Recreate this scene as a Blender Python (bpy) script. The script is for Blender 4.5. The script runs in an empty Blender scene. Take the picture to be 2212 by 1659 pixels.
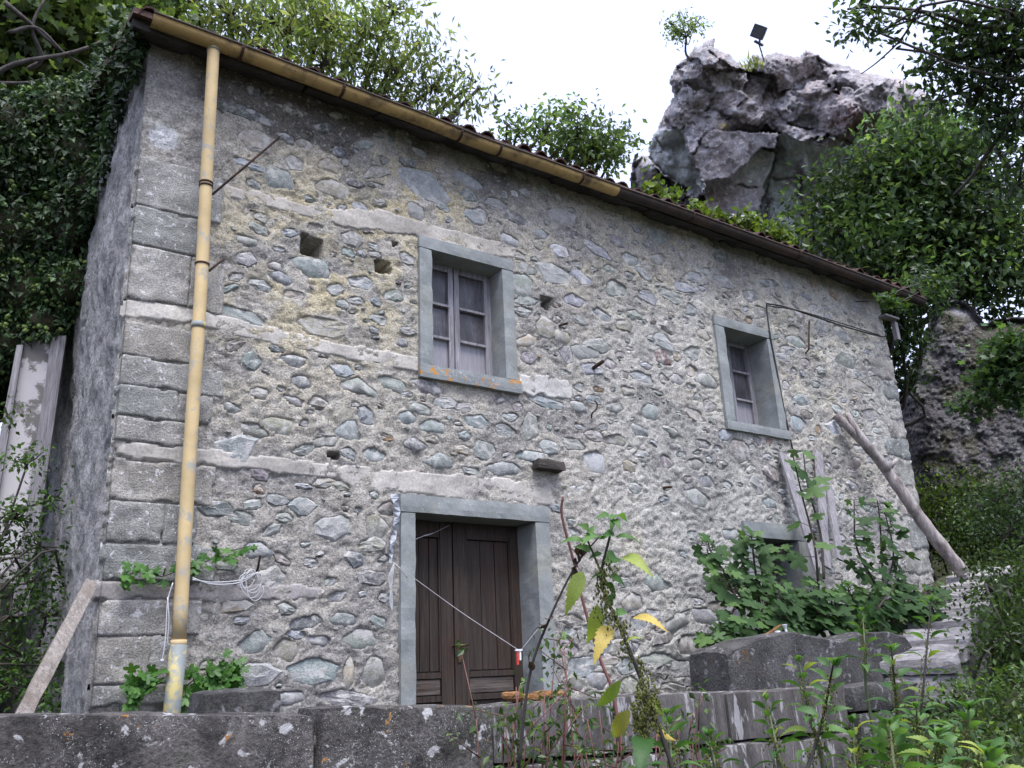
import bpy, bmesh, math, random
import numpy as np
from mathutils import Vector, Matrix
from math import radians as RAD, sin, cos, pi

# ------------------------------------------------------------------ camera, sky, sun, exposure
SC = bpy.context.scene
COL = SC.collection
PITCH, ROLL, YAW, FPX = 0.32694711, -0.04379745, 0.61402016, 1850.0
PC = np.array([1106.0, 829.5])
CAM = np.array([0.0, -6.0, 1.6])
_cy, _sy = cos(YAW), sin(YAW)
CF = np.array([_sy * cos(PITCH), _cy * cos(PITCH), sin(PITCH)])
_r = np.array([_cy, -_sy, 0.0]); _u = np.cross(_r, CF)
CR = cos(ROLL) * _r + sin(ROLL) * _u
CU = -sin(ROLL) * _r + cos(ROLL) * _u
cam = bpy.data.cameras.new("camera"); camo = bpy.data.objects.new("camera", cam); COL.objects.link(camo)
cam.sensor_width = 36; cam.lens = FPX / 2212 * 36; cam.clip_start = 0.05; cam.clip_end = 3000
mw = Matrix.Identity(4)
for i in range(3):
    mw[i][0], mw[i][1], mw[i][2], mw[i][3] = CR[i], CU[i], -CF[i], CAM[i]
camo.matrix_world = mw
SC.camera = camo

SUN_EL, SUN_AZ = RAD(66), RAD(196)          # azimuth clockwise from +y
world = bpy.data.worlds.new("World"); SC.world = world; world.use_nodes = True
wn = world.node_tree; wn.nodes.clear()
sky = wn.nodes.new("ShaderNodeTexSky"); sky.sky_type = 'NISHITA'; sky.sun_disc = False
sky.sun_elevation = SUN_EL; sky.sun_rotation = SUN_AZ; sky.dust_density = 4.0; sky.air_density = 1.0; sky.ozone_density = 1.0
hsv = wn.nodes.new("ShaderNodeHueSaturation"); hsv.inputs["Saturation"].default_value = 0.55
cl = wn.nodes.new("ShaderNodeMix"); cl.data_type = 'RGBA'; cl.inputs[0].default_value = 0.62
cl.inputs[7].default_value = (5.75, 6.5, 9.6, 1)          # the even bright cloud layer
bg = wn.nodes.new("ShaderNodeBackground"); bg.inputs["Strength"].default_value = 0.072
wo = wn.nodes.new("ShaderNodeOutputWorld")
wn.links.new(sky.outputs[0], hsv.inputs["Color"]); wn.links.new(hsv.outputs[0], cl.inputs[6])
wn.links.new(cl.outputs[2], bg.inputs["Color"]); wn.links.new(bg.outputs[0], wo.inputs["Surface"])
sd = bpy.data.lights.new("sun", 'SUN'); sd.energy = 1.5; sd.angle = RAD(34); sd.color = (1, 0.99, 0.985)
so = bpy.data.objects.new("sun", sd); COL.objects.link(so)
sdir = Vector((sin(SUN_AZ) * cos(SUN_EL), cos(SUN_AZ) * cos(SUN_EL), sin(SUN_EL)))
so.rotation_euler = sdir.to_track_quat('Z', 'Y').to_euler(); so.location = (0, -20, 30)
SC.view_settings.view_transform = 'Standard'; SC.view_settings.look = 'None'
SC.view_settings.exposure = 1.74; SC.view_settings.gamma = 1.0

# ------------------------------------------------------------------ helpers
rng = np.random.default_rng(7)
random.seed(7)

def ray(x, y):
    q = (np.array([x, y], float) - PC) / FPX
    return q[0] * CR - q[1] * CU + CF
def F(x, y, Y=0.0):                      # where the sight line through a photo point meets the plane y = Y
    d = ray(x, y); return CAM + d * ((Y + 6.0) / d[1])
def PD(x, y, dist):                      # a point at a real distance along a sight line
    d = ray(x, y); return CAM + d / np.linalg.norm(d) * dist

_perm = np.random.default_rng(3).permutation(256); _perm = np.concatenate([_perm, _perm, _perm])
_val = np.random.default_rng(4).random(256)
def vn(x, y, z):
    x, y, z = np.broadcast_arrays(np.asarray(x, float), np.asarray(y, float), np.asarray(z, float))
    xi, yi, zi = np.floor(x).astype(int), np.floor(y).astype(int), np.floor(z).astype(int)
    fx, fy, fz = x - xi, y - yi, z - zi
    fx, fy, fz = [t * t * (3 - 2 * t) for t in (fx, fy, fz)]
    xi &= 255; yi &= 255; zi &= 255
    def h(a, b, c): return _val[_perm[_perm[_perm[(xi + a) & 255] + ((yi + b) & 255)] + ((zi + c) & 255)]]
    l = lambda a, b, t: a + (b - a) * t
    return l(l(l(h(0,0,0), h(1,0,0), fx), l(h(0,1,0), h(1,1,0), fx), fy), l(l(h(0,0,1), h(1,0,1), fx), l(h(0,1,1), h(1,1,1), fx), fy), fz) * 2 - 1
def fbm(x, y, z, o=4, g=0.5):
    s = 0; a = 1
    for i in range(o):
        s = s + a * vn(x + 17.3 * i, y + 9.1 * i, z + 5.7 * i); x, y, z = x * 2.03, y * 2.03, z * 2.03; a *= g
    return s

def mesh_np(name, v, f, smooth=True, col=None):
    v = np.asarray(v, np.float32); m = bpy.data.meshes.new(name)
    m.vertices.add(len(v)); m.vertices.foreach_set("co", v.ravel())
    if isinstance(f, np.ndarray):
        k = f.shape[1]; n = len(f); loops = f.ravel(); starts = np.arange(n) * k
    else:
        ln = np.array([len(q) for q in f]); n = len(f); loops = np.concatenate([np.asarray(q) for q in f]); starts = np.concatenate([[0], np.cumsum(ln)[:-1]])
    m.loops.add(len(loops)); m.loops.foreach_set("vertex_index", loops.astype(np.int32))
    m.polygons.add(n); m.polygons.foreach_set("loop_start", starts.astype(np.int32))
    m.polygons.foreach_set("use_smooth", np.full(n, smooth))
    m.update(calc_edges=True); m.validate()
    if col is not None:
        c = np.ones((len(v), 4), np.float32); col = np.asarray(col, np.float32); c[:, :col.shape[-1]] = col
        at = m.color_attributes.new("col", 'FLOAT_COLOR', 'POINT'); at.data.foreach_set("color", c.ravel())
    return m

def link(name, m, mat=None, parent=None):
    o = bpy.data.objects.new(name, m); COL.objects.link(o)
    if mat is not None and not m.materials: m.materials.append(mat)
    if parent is not None:
        o.parent = parent
        if parent.type == 'EMPTY': o.matrix_parent_inverse = Matrix.Translation(-parent.location)
    return o
def new(name, v, f, mat, parent=None, smooth=True, col=None):
    return link(name, mesh_np(name, v, f, smooth, col), mat, parent)
def tag(o, label=None, cat=None, group=None, kind=None):
    for k, x in (("label", label), ("category", cat), ("group", group), ("kind", kind)):
        if x: o[k] = x
    return o
def thing(name, label, cat, loc, group=None):
    o = bpy.data.objects.new(name, None); COL.objects.link(o); o.location = Vector(tuple(loc)); o.empty_display_size = 0.1
    return tag(o, label, cat, group)

class MB:                                 # collects shapes into one mesh
    def __init__(s): s.v = []; s.f = []; s.c = []; s.n = 0
    def add(s, v, f, c=None):
        v = np.asarray(v, float); s.v.append(v); s.f += [[i + s.n for i in q] for q in f]; s.n += len(v)
        s.c.append(np.tile(np.asarray(c if c is not None else (1, 1, 1), float), (len(v), 1)) if c is None or np.ndim(c) == 1 else np.asarray(c))
        return s
    def box(s, a, b, c=None):
        x0, y0, z0 = a; x1, y1, z1 = b
        v = [(x0,y0,z0),(x1,y0,z0),(x1,y1,z0),(x0,y1,z0),(x0,y0,z1),(x1,y0,z1),(x1,y1,z1),(x0,y1,z1)]
        return s.add(v, [(0,3,2,1),(4,5,6,7),(0,1,5,4),(1,2,6,5),(2,3,7,6),(3,0,4,7)], c)
    def tube(s, pts, rad, n=6, c=None, cap=True):
        pts = np.asarray(pts, float); k = len(pts); rad = np.broadcast_to(np.asarray(rad, float), (k,))
        t = np.gradient(pts, axis=0); t /= np.linalg.norm(t, axis=1, keepdims=True) + 1e-9
        ref = np.array([0.31, 0.17, 0.93]) if abs(t[0][2]) < 0.9 else np.array([0.9, 0.3, 0.1])
        v = []; up = ref
        for i in range(k):
            a = np.cross(t[i], up); a /= np.linalg.norm(a) + 1e-9; b = np.cross(a, t[i]); up = b
            th = np.arange(n) * 2 * pi / n
            v.append(pts[i] + rad[i] * (np.cos(th)[:, None] * a + np.sin(th)[:, None] * b))
        f = [(i*n+j, i*n+(j+1) % n, (i+1)*n+(j+1) % n, (i+1)*n+j) for i in range(k-1) for j in range(n)]
        if cap: f += [tuple(range(n))[::-1], tuple((k-1)*n+j for j in range(n))]
        return s.add(np.concatenate(v), f, c)
    def build(s, name, mat, parent=None, smooth=False, col=False):
        return new(name, np.concatenate(s.v), s.f, mat, parent, smooth, np.concatenate(s.c) if col else None)

def curve_pts(pts, n=24):                 # Catmull-Rom through points
    p = np.asarray(pts, float); p = np.vstack([2*p[0]-p[1], p, 2*p[-1]-p[-2]]); out = []
    seg = len(p) - 3
    for u in np.linspace(0, seg - 1e-6, n):
        i = int(u); t = u - i; a, b, c, d = p[i:i+4]
        out.append(0.5 * ((2*b) + (-a+c)*t + (2*a-5*b+4*c-d)*t*t + (-a+3*b-3*c+d)*t**3))
    return np.array(out)

def inpoly(x, y, poly):
    r = np.zeros(np.shape(x), bool); j = len(poly) - 1
    for i in range(len(poly)):
        xi, yi = poly[i]; xj, yj = poly[j]
        if yi != yj: r ^= ((yi > y) != (yj > y)) & (x < (xj - xi) * (y - yi) / (yj - yi) + xi)
        j = i
    return r
def polydist(x, y, poly, closed=True):
    d = np.full(np.shape(x), 1e9); n = len(poly)
    for i in range(n if closed else n - 1):
        ax, ay = poly[i]; bx, by = poly[(i+1) % n]; vx, vy = bx-ax, by-ay
        t = np.clip(((x-ax)*vx + (y-ay)*vy) / (vx*vx+vy*vy+1e-9), 0, 1)
        d = np.minimum(d, np.hypot(x-ax-t*vx, y-ay-t*vy))
    return d
def sstep(a, b, x): t = np.clip((x-a)/(b-a), 0, 1); return t*t*(3-2*t)
def grid_faces(nu, nv):
    i = np.arange(nu*nv).reshape(nv, nu)
    return np.stack([i[:-1, :-1], i[:-1, 1:], i[1:, 1:], i[1:, :-1]], -1).reshape(-1, 4)
def strip(v, f):                          # drop unused vertices
    u, inv = np.unique(f, return_inverse=True); return v[u], inv.reshape(f.shape), u

def rbox(l, seg=(6, 3, 4), bev=0.03, amp=0.01, fr=5.0, seed=0):
    """a worn block: box of size l centred on the origin, rounded edges, uneven faces"""
    l = np.asarray(l, float); P = []; Q = []; n0 = 0
    for ax in range(3):
        a, b = [(1, 2), (2, 0), (0, 1)][ax]
        for sgn in (-1, 1):
            nu, nv = seg[a] + 1, seg[b] + 1
            U, V = np.meshgrid(np.linspace(-.5, .5, nu) * l[a], np.linspace(-.5, .5, nv) * l[b])
            p = np.zeros((nu*nv, 3)); p[:, a] = U.ravel(); p[:, b] = V.ravel(); p[:, ax] = sgn * l[ax] / 2
            f = grid_faces(nu, nv); f = f if sgn > 0 else f[:, ::-1]
            P.append(p); Q.append(f + n0); n0 += len(p)
    p = np.concatenate(P); f = np.concatenate(Q)
    _, idx, inv = np.unique(np.round(p, 5), axis=0, return_index=True, return_inverse=True); p = p[idx]; f = inv.ravel()[f]
    inner = np.clip(p, -(l/2-bev), l/2-bev); d = p - inner; nn = np.linalg.norm(d, axis=1, keepdims=True)
    p = inner + d / np.maximum(nn, 1e-9) * np.minimum(nn, bev)
    nrm = p / (l/2)**1; nrm /= np.linalg.norm(nrm, axis=1, keepdims=True) + 1e-9
    q = p * fr + seed * 7.13
    return p + nrm * (fbm(q[:, 0], q[:, 1], q[:, 2], 4) * amp)[:, None], f

# ------------------------------------------------------------------ materials
def nodes(name):
    m = bpy.data.materials.new(name); m.use_nodes = True; nt = m.node_tree; nt.nodes.clear()
    out = nt.nodes.new("ShaderNodeOutputMaterial"); b = nt.nodes.new("ShaderNodeBsdfPrincipled")
    nt.links.new(b.outputs[0], out.inputs[0]); return m, nt, b, out
def nd(nt, t, ins=None, **props):
    n = nt.nodes.new("ShaderNode" + t)
    for k, v in props.items(): setattr(n, k, v)
    for k, v in (ins or {}).items():
        if hasattr(v, "links"): nt.links.new(v, n.inputs[k])
        else: n.inputs[k].default_value = v
    return n
def c4(c): return (c[0], c[1], c[2], 1)
def noise(nt, vec, scale, detail=6, rough=0.6, dist=0.0):
    return nd(nt, "TexNoise", {"Vector": vec, "Scale": scale, "Detail": detail, "Roughness": rough, "Distortion": dist}).outputs["Fac"]
def ramp(nt, fac, a, b, lo=0.0, hi=1.0):
    return nd(nt, "MapRange", {"Value": fac, "From Min": a, "From Max": b, "To Min": lo, "To Max": hi}).outputs[0]
def mix(nt, fac, a, b, blend='MIX'):
    n = nt.nodes.new("ShaderNodeMix"); n.data_type = 'RGBA'; n.blend_type = blend
    for i, v in ((0, fac), (6, a), (7, b)):
        if hasattr(v, "links"): nt.links.new(v, n.inputs[i])
        else: n.inputs[i].default_value = v if i == 0 else c4(v)
    return n.outputs[2]
def math_(nt, op, a, b=0.0):
    return nd(nt, "Math", {0: a, 1: b}, operation=op).outputs[0]

def rock(name, base=None, s=4.0, var=(0.6, 1.35), fine=60.0, lich=None, lich2=None, tint=None, bump=0.6, bdist=0.012, rough=0.92, stretch=None, vor=0.0, fvar=(0.7, 1.3), spots=None, b1=.45):
    m, nt, b, out = nodes(name)
    vec = nd(nt, "TexCoord").outputs["Object"]
    if stretch: vec = nd(nt, "Mapping", {"Vector": vec, "Scale": stretch}).outputs[0]
    col = nd(nt, "Attribute", attribute_name="col").outputs["Color"] if base is None else nd(nt, "RGB").outputs[0]
    if base is not None: col.default_value = c4(base)
    n1 = noise(nt, vec, s, 8, 0.65); n2 = noise(nt, vec, fine, 6, 0.7)
    col = mix(nt, 1.0, col, nd(nt, "CombineColor", {0: ramp(nt, n1, .3, .7, *var), 1: ramp(nt, n1, .3, .7, *var), 2: ramp(nt, n1, .3, .7, *var)}).outputs[0], 'MULTIPLY')
    if tint:
        for (tc, ts, ta, tb, amt) in tint:
            col = mix(nt, ramp(nt, noise(nt, vec, ts, 6, 0.6), ta, tb, 0, amt), col, tc)
    g = ramp(nt, n2, .3, .7, *fvar)
    col = mix(nt, 1.0, col, nd(nt, "CombineColor", {0: g, 1: g, 2: g}).outputs[0], 'MULTIPLY')
    for L in (lich, lich2):
        if L:
            lc, ls, la, lb, amt = L
            col = mix(nt, ramp(nt, noise(nt, vec, ls, 5, 0.62, 0.4), la, lb, 0, amt), col, lc)
    if spots:
        sc_, ss, rad_, amt = spots
        w = nd(nt, "VectorMath", {0: vec, 1: nd(nt, "TexNoise", {"Vector": vec, "Scale": ss * 1.7, "Detail": 3.0}).outputs["Color"]}, operation='ADD').outputs[0]
        vd = nd(nt, "TexVoronoi", {"Vector": w, "Scale": ss, "Randomness": 1.0}).outputs["Distance"]
        k = math_(nt, 'MULTIPLY', ramp(nt, vd, rad_ + .04, rad_, 0, amt), ramp(nt, noise(nt, vec, ss * .35, 3), .45, .55))
        col = mix(nt, k, col, sc_)
    nt.links.new(col, b.inputs["Base Color"])
    hgt = math_(nt, 'ADD', math_(nt, 'MULTIPLY', n1, b1), math_(nt, 'MULTIPLY', n2, 0.7))
    if vor: 
        vd = nd(nt, "TexVoronoi", {"Vector": vec, "Scale": vor}).outputs["Distance"]
        hgt = math_(nt, 'SUBTRACT', hgt, math_(nt, 'MULTIPLY', vd, 1.3))
    bp = nd(nt, "Bump", {"Height": hgt, "Strength": bump, "Distance": bdist}).outputs[0]
    nt.links.new(bp, b.inputs["Normal"]); b.inputs["Roughness"].default_value = rough
    b.inputs["Specular IOR Level"].default_value = 0.25
    return m

def wood(name, a, c, scale=(30, 30, 1.5), rough=0.8, coat=0.0, bump=0.5, tint=None, attr=False):
    m, nt, b, out = nodes(name)
    vec = nd(nt, "TexCoord").outputs["Object"]
    v2 = nd(nt, "Mapping", {"Vector": vec, "Scale": scale}).outputs[0]
    n1 = noise(nt, v2, 1.0, 8, 0.7, 0.6); n2 = noise(nt, vec, 3.0, 5, 0.6); n3 = noise(nt, v2, 4.0, 4, 0.7)
    col = mix(nt, ramp(nt, n1, .3, .7), a, c)
    if tint: col = mix(nt, ramp(nt, n2, tint[1], tint[2], 0, tint[3]), col, tint[0])
    g = ramp(nt, n3, .3, .7, .65, 1.25); col = mix(nt, 1.0, col, nd(nt, "CombineColor", {0: g, 1: g, 2: g}).outputs[0], 'MULTIPLY')
    nt.links.new(col, b.inputs["Base Color"]); b.inputs["Roughness"].default_value = rough
    b.inputs["Specular IOR Level"].default_value = 0.3; b.inputs["Coat Weight"].default_value = coat; b.inputs["Coat Roughness"].default_value = 0.2
    nt.links.new(nd(nt, "Bump", {"Height": math_(nt, 'ADD', n1, n3), "Strength": bump, "Distance": 0.006}).outputs[0], b.inputs["Normal"])
    return m

def leafmat(name, base=None, trans=0.35, gloss=0.35, spec=0.35):
    m, nt, b, out = nodes(name)
    if base is None: col = nd(nt, "Attribute", attribute_name="col").outputs["Color"]
    else:
        col = nd(nt, "RGB").outputs[0]; col.default_value = c4(base)
        oi = nd(nt, "ObjectInfo").outputs["Random"]
        g = ramp(nt, oi, 0, 1, .6, 1.4); col = mix(nt, 1.0, col, nd(nt, "CombineColor", {0: g, 1: ramp(nt, oi, 0, 1, .7, 1.25), 2: g}).outputs[0], 'MULTIPLY')
        vv = nd(nt, "TexCoord").outputs["Object"]; g2 = ramp(nt, noise(nt, vv, 30, 4), .3, .7, .8, 1.2)
        col = mix(nt, 1.0, col, nd(nt, "CombineColor", {0: g2, 1: g2, 2: g2}).outputs[0], 'MULTIPLY')
    nt.links.new(col, b.inputs["Base Color"]); b.inputs["Roughness"].default_value = gloss; b.inputs["Specular IOR Level"].default_value = spec
    tr = nd(nt, "BsdfTranslucent", {"Color": mix(nt, 1.0, col, (1.3, 1.35, .6), 'MULTIPLY')})
    mx = nd(nt, "MixShader", {0: trans, 1: b.outputs[0], 2: tr.outputs[0]}); nt.links.new(mx.outputs[0], out.inputs[0])
    return m

def plain(name, c, rough=0.6, metal=0.0, dirt=None, scale=12, bump=0.15, lo=.47, hi=.62):
    m, nt, b, out = nodes(name); vec = nd(nt, "TexCoord").outputs["Object"]
    n = noise(nt, vec, scale, 7, 0.7); col = nd(nt, "RGB").outputs[0]; col.default_value = c4(c)
    g = ramp(nt, noise(nt, vec, scale * .3, 5), .3, .7, .75, 1.2); col = mix(nt, 1.0, col, nd(nt, "CombineColor", {0: g, 1: g, 2: g}).outputs[0], 'MULTIPLY')
    if dirt: col = mix(nt, ramp(nt, n, lo, hi), col, dirt)
    nt.links.new(col, b.inputs["Base Color"]); b.inputs["Roughness"].default_value = rough; b.inputs["Metallic"].default_value = metal
    nt.links.new(nd(nt, "Bump", {"Height": n, "Strength": bump, "Distance": 0.004}).outputs[0], b.inputs["Normal"]); return m

M_MORTAR = rock("lime_mortar", None, 11, (.66, 1.3), 60, lich=((.62, .61, .60), 26, .58, .66, .7), lich2=((.13, .125, .12), 14, .62, .72, .75), bump=1.0, bdist=.036, fvar=(.42, 1.5), b1=.12)
M_STONE = rock("rubble_stone", None, 16, (.72, 1.3), 90, lich=((.47, .455, .44), 10, .51, .59, .85), lich2=((.1, .1, .1), 30, .60, .68, .5), bump=1.0, bdist=.016, tint=[((.40, .39, .375), 22, .50, .62, .7)], fvar=(.75, 1.25))
M_QUOIN = rock("quoin_stone", None, 7, (.65, 1.3), 80, lich=((.60, .59, .60), 22, .59, .64, .85), lich2=((.09, .09, .088), 6, .56, .70, .6), bump=1.0, bdist=.024, fvar=(.5, 1.4), b1=.3, spots=((.66, .65, .66), 24, .16, .8))
M_PLASTER = rock("old_render", None, 3.5, (.8, 1.15), 55, lich=((.58, .57, .57), 10, .62, .68, .5), lich2=((.2, .19, .18), 5, .62, .75, .6), bump=.55, bdist=.008)
M_SIDE = rock("side_render", (.33, .32, .315), 6, (.6, 1.35), 34, lich=((.46, .45, .47), 9, .55, .66, .7), lich2=((.13, .12, .125), 7, .58, .70, .75), bump=1.0, bdist=.045, stretch=(1, 1, .8), fvar=(.5, 1.4), b1=.3)
M_FRAME = rock("grey_sandstone", (.235, .25, .25), 4, (.72, 1.22), 70, lich=((.6, .6, .6), 45, .66, .69, .6), tint=[((.26, .25, .2), 2.2, .5, .7, .6)], bump=.35, bdist=.005, fvar=(.85, 1.15), spots=((.62, .63, .63), 42, .13, .8))
M_SILL = rock("lichened_sandstone", (.22, .235, .235), 3, (.85, 1.15), 90, lich=((.6, .6, .6), 40, .62, .66, .6), lich2=((.42, .22, .035), 11, .60, .64, .0), bump=.4, bdist=.006, spots=((.62, .63, .63), 36, .15, .8))
M_SILL1 = rock("orange_lichened_sandstone", (.22, .235, .235), 3, (.85, 1.15), 90, lich=((.6, .6, .6), 40, .62, .66, .6), lich2=((.45, .2, .03), 14, .56, .62, .95), bump=.4, bdist=.006)
M_PARA = rock("lichened_wall_stone", (.058, .053, .051), 6, (.4, 1.7), 45, tint=[((.13, .12, .115), 4, .45, .62, .8), ((.05, .055, .035), 3, .55, .7, .5)], lich=((.5, .49, .5), 10, .60, .64, .85), lich2=((.38, .17, .03), 9, .66, .675, .9), bump=1.0, bdist=.03, fvar=(.4, 1.7), spots=((.5, .49, .5), 13, .20, .9))
M_PARB = rock("streaked_wall_stone", (.075, .068, .066), 5, (.5, 1.6), 70, tint=[((.15, .14, .135), 4, .45, .62, .7)], lich=((.40, .39, .40), 11, .56, .63, .75), bump=1.0, bdist=.015, stretch=(1.6, 1.6, .4))
M_DARK = rock("dark_slab", (.052, .05, .049), 4, (.55, 1.6), 60, tint=[((.12, .06, .02), 7, .64, .72, .7), ((.1, .095, .1), 3, .5, .65, .6)], lich=((.30, .29, .30), 13, .58, .65, .6), fvar=(.4, 1.7), bump=1.0, bdist=.02)
M_COPE = rock("coping_stone", (.27, .255, .26), 5, (.5, 1.45), 60, lich=((.5, .49, .5), 8, .56, .65, .8), lich2=((.09, .085, .085), 9, .58, .68, .8), bump=1.0, bdist=.02, stretch=(.8, .8, 3))
M_CRAG = rock("crag_rock", None, .9, (.55, 1.45), 9, lich=((.60, .58, .61), 10, .565, .61, .7), lich2=((.14, .115, .125), 1.7, .57, .72, .45), bump=1.0, bdist=.10, fvar=(.6, 1.45))
M_BOULDER = rock("boulder_conglomerate", None, 2.2, (.6, 1.4), 22, lich=((.3, .29, .3), 13, .6, .66, .7), bump=.8, bdist=.06, vor=13, fvar=(.45, 1.5))
M_SOIL = rock("leaf_litter_soil", (.045, .038, .026), 3, (.5, 1.6), 30, tint=[((.05, .065, .025), 1.5, .45, .6, .8)], bump=1, bdist=.03)
M_GREYWOOD = wood("weathered_wood", (.15, .135, .145), (.42, .40, .42), (40, 40, 2), bump=.9)
M_PLANK = wood("grey_plank", (.11, .095, .085), (.37, .33, .30), (46, 46, 2.5), bump=1.0, tint=((.12, .09, .07), .5, .65, .7))
M_SHUT = wood("weathered_casement", (.10, .095, .10), (.38, .365, .40), (34, 34, 2.2), .6, bump=.6)
M_PANEL = wood("weathered_panel", (.022, .02, .022), (.16, .15, .175), (26, 26, 3), .4, coat=.4, bump=.4, tint=((.03, .028, .03), .45, .6, .8))
M_PANELB = wood("bleached_panel", (.21, .20, .215), (.33, .32, .355), (60, 60, 2), .5, coat=.3, bump=.4)
M_DOOR = wood("dark_door_wood", (.018, .0135, .011), (.070, .051, .040), (38, 38, 1.6), .65, bump=.8, tint=((.06, .028, .018), .52, .68, .5))
M_DOORLOW = wood("bleached_door_wood", (.03, .024, .02), (.17, .14, .125), (2, 40, 38), .7, bump=.9, tint=((.12, .06, .03), .55, .7, .6))
M_LOG = wood("bare_log", (.15, .12, .115), (.46, .42, .41), (14, 14, 3), .85, bump=1.0, tint=((.06, .04, .04), .5, .65, .85))
M_ROT = wood("rotten_wood", (.11, .045, .02), (.36, .19, .075), (9, 22, 22), .9, bump=1.0)
M_BEAM = wood("old_beam_end", (.02, .017, .016), (.10, .085, .075), (4, 40, 40), .9, bump=1.0)
M_YELLOW = plain("ochre_paint", (.52, .39, .20), .7, 0, (.33, .32, .28), 9, .25, .53, .63)
M_GUTTER = plain("dirty_ochre_paint", (.40, .27, .10), .5, 0, (.10, .062, .03), 5, .15, .48, .66)
M_ZINC = plain("bare_zinc", (.20, .22, .22), .65, 0, (.40, .33, .13), 8, .2, .50, .60)
M_RUST = plain("rusty_iron", (.032, .018, .014), .85, .2, (.085, .034, .018), 20, .5)
M_BROWN = plain("rusted_gutter", (.036, .027, .023), .85, 0, (.075, .045, .03), 8, .4)
M_TILE = rock("clay_tile", (.085, .05, .042), 8, (.55, 1.4), 60, lich=((.2, .17, .15), 9, .55, .68, .7), lich2=((.05, .04, .035), 6, .55, .68, .7), bump=.7, bdist=.01)
M_EAVE = rock("eave_stone", (.055, .05, .05), 5, (.6, 1.4), 30, bump=.9, bdist=.02)
M_BLACK = plain("black_cable", (.02, .02, .021), .6)
M_WHITE = plain("white_cable", (.46, .46, .47), .5)
M_PLASTIC = plain("grey_plastic_sheet", (.36, .38, .42), .95, 0, (.2, .2, .22), 14, .4, .5, .65)
M_RED = plain("red_peg_plastic", (.55, .05, .035), .4)
M_STRING = plain("twine", (.30, .29, .30), .8)
M_BRASS = plain("tarnished_brass", (.20, .15, .08), .4, .8, (.05, .03, .015), 30, .2)
M_LAMP = plain("lamp_casting", (.055, .055, .06), .5, .3)
M_GLASS = plain("lamp_glass", (.07, .075, .085), .08)
M_OLDPANEL = plain("flaked_white_panel", (.56, .53, .54), .7, 0, (.16, .15, .14), 2.3, .3, .53, .57)
M_SHARD = plain("white_shard", (.7, .72, .74), .5)
M_BARK = rock("bark", (.09, .08, .075), 14, (.6, 1.4), 60, bump=1, bdist=.02, stretch=(1, 1, .3))
M_TWIG = plain("twig_bark", (.045, .036, .03), .85)
M_STEM = plain("green_stem", (.055, .075, .03), .6)
M_DEADSTEM = plain("dead_stalk", (.022, .018, .017), .8)
M_REDSTEM = plain("reddish_stem", (.13, .05, .04), .6)
M_LEAF = leafmat("leaf_mass", None, .48)
M_IVY = leafmat("ivy_leaf", None, .15, .5, .3)
M_NET = leafmat("nettle_leaf", (.085, .18, .045), .4, .5, .3)
M_NETD = leafmat("dark_nettle_leaf", (.055, .125, .035), .35, .5, .3)
M_YEL = leafmat("yellowing_leaf", (.40, .34, .08), .35, .5, .3)
M_LIME = leafmat("fading_nettle_leaf", (.25, .33, .07), .4, .5, .3)
M_FIG = leafmat("fig_leaf", (.042, .088, .028), .3, .6, .2)
M_FIGL = leafmat("young_fig_leaf", (.085, .165, .045), .4, .5, .3)
M_CREEP = leafmat("creeper_leaf", (.06, .15, .03), .35, .45, .3)
M_DEADLEAF = leafmat("withered_leaf", (.05, .035, .028), .2, .8, .1)
M_SEED = leafmat("nettle_seed", None, .3, .8, .1)

# ------------------------------------------------------------------ ground and terrace (setting)
LN = (7.1, -1.95); LFAR = (11.6, -.35)
def G(x, y):
    x = np.asarray(x, float); y = np.asarray(y, float)
    z = .27 * np.clip(x - 2.6, 0, 24) + .06 * np.clip(x - 26.5, 0, 300)
    z = np.maximum(z, 0) + .55 * np.clip(y - 6.2, 0, 14) + .05 * np.clip(y - 20, 0, 300)
    z = z + sstep(1.2, .2, x) * sstep(.2, 1.2, y) * (.8 + .95 * np.clip(y - .6, 0, 6.5))
    s = (x - LN[0]) * (LFAR[1] - LN[1]) - (y - LN[1]) * (LFAR[0] - LN[0])       # right of the ramp wall: s > 0
    inside = sstep(.5, -.3, s) * sstep(-2.1, -1.9, y) * sstep(6.5, 5.8, y) * sstep(.5, 1.2, x)
    z = z * (1 - inside) + (-.4) * inside
    far = np.hypot(x, y); z = z - .02 * np.clip(-6 - y, 0, 40)
    return z + .06 * fbm(x * .6, y * .6, 0.3, 3)
ax = np.concatenate([[-1500, -600, -200, -80, -40, -20], np.arange(-12, 30, .35), [32, 36, 42, 60, 100, 250, 700, 1500]])
ay = np.concatenate([[-1500, -600, -200, -80, -40, -20], np.arange(-12, 30, .35), [32, 36, 42, 60, 100, 250, 700, 1500]])
X, Y = np.meshgrid(ax, ay)
tag(new("ground", np.stack([X, Y, G(X, Y)], -1).reshape(-1, 3), grid_faces(len(ax), len(ay)), M_SOIL), kind="structure")
def TZ(x): return .8 + .29 * np.clip(np.asarray(x, float) - 4.9, 0, 6)
tx = np.arange(.2, 11.2, .12); ty = np.arange(-1.75, .12, .12); X, Y = np.meshgrid(tx, ty)
lim = LN[1] + (X - LN[0]) * (LFAR[1] - LN[1]) / (LFAR[0] - LN[0]) + .25
Z = TZ(X) + .05 * fbm(X * 2, Y * 2, 1, 3)
tv = np.stack([X, np.maximum(Y, np.where(X > 6.9, np.minimum(lim, .1), Y)), Z], -1).reshape(-1, 3)
tag(new("terrace", tv, grid_faces(len(tx), len(ty)), M_SOIL), kind="structure")

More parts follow.
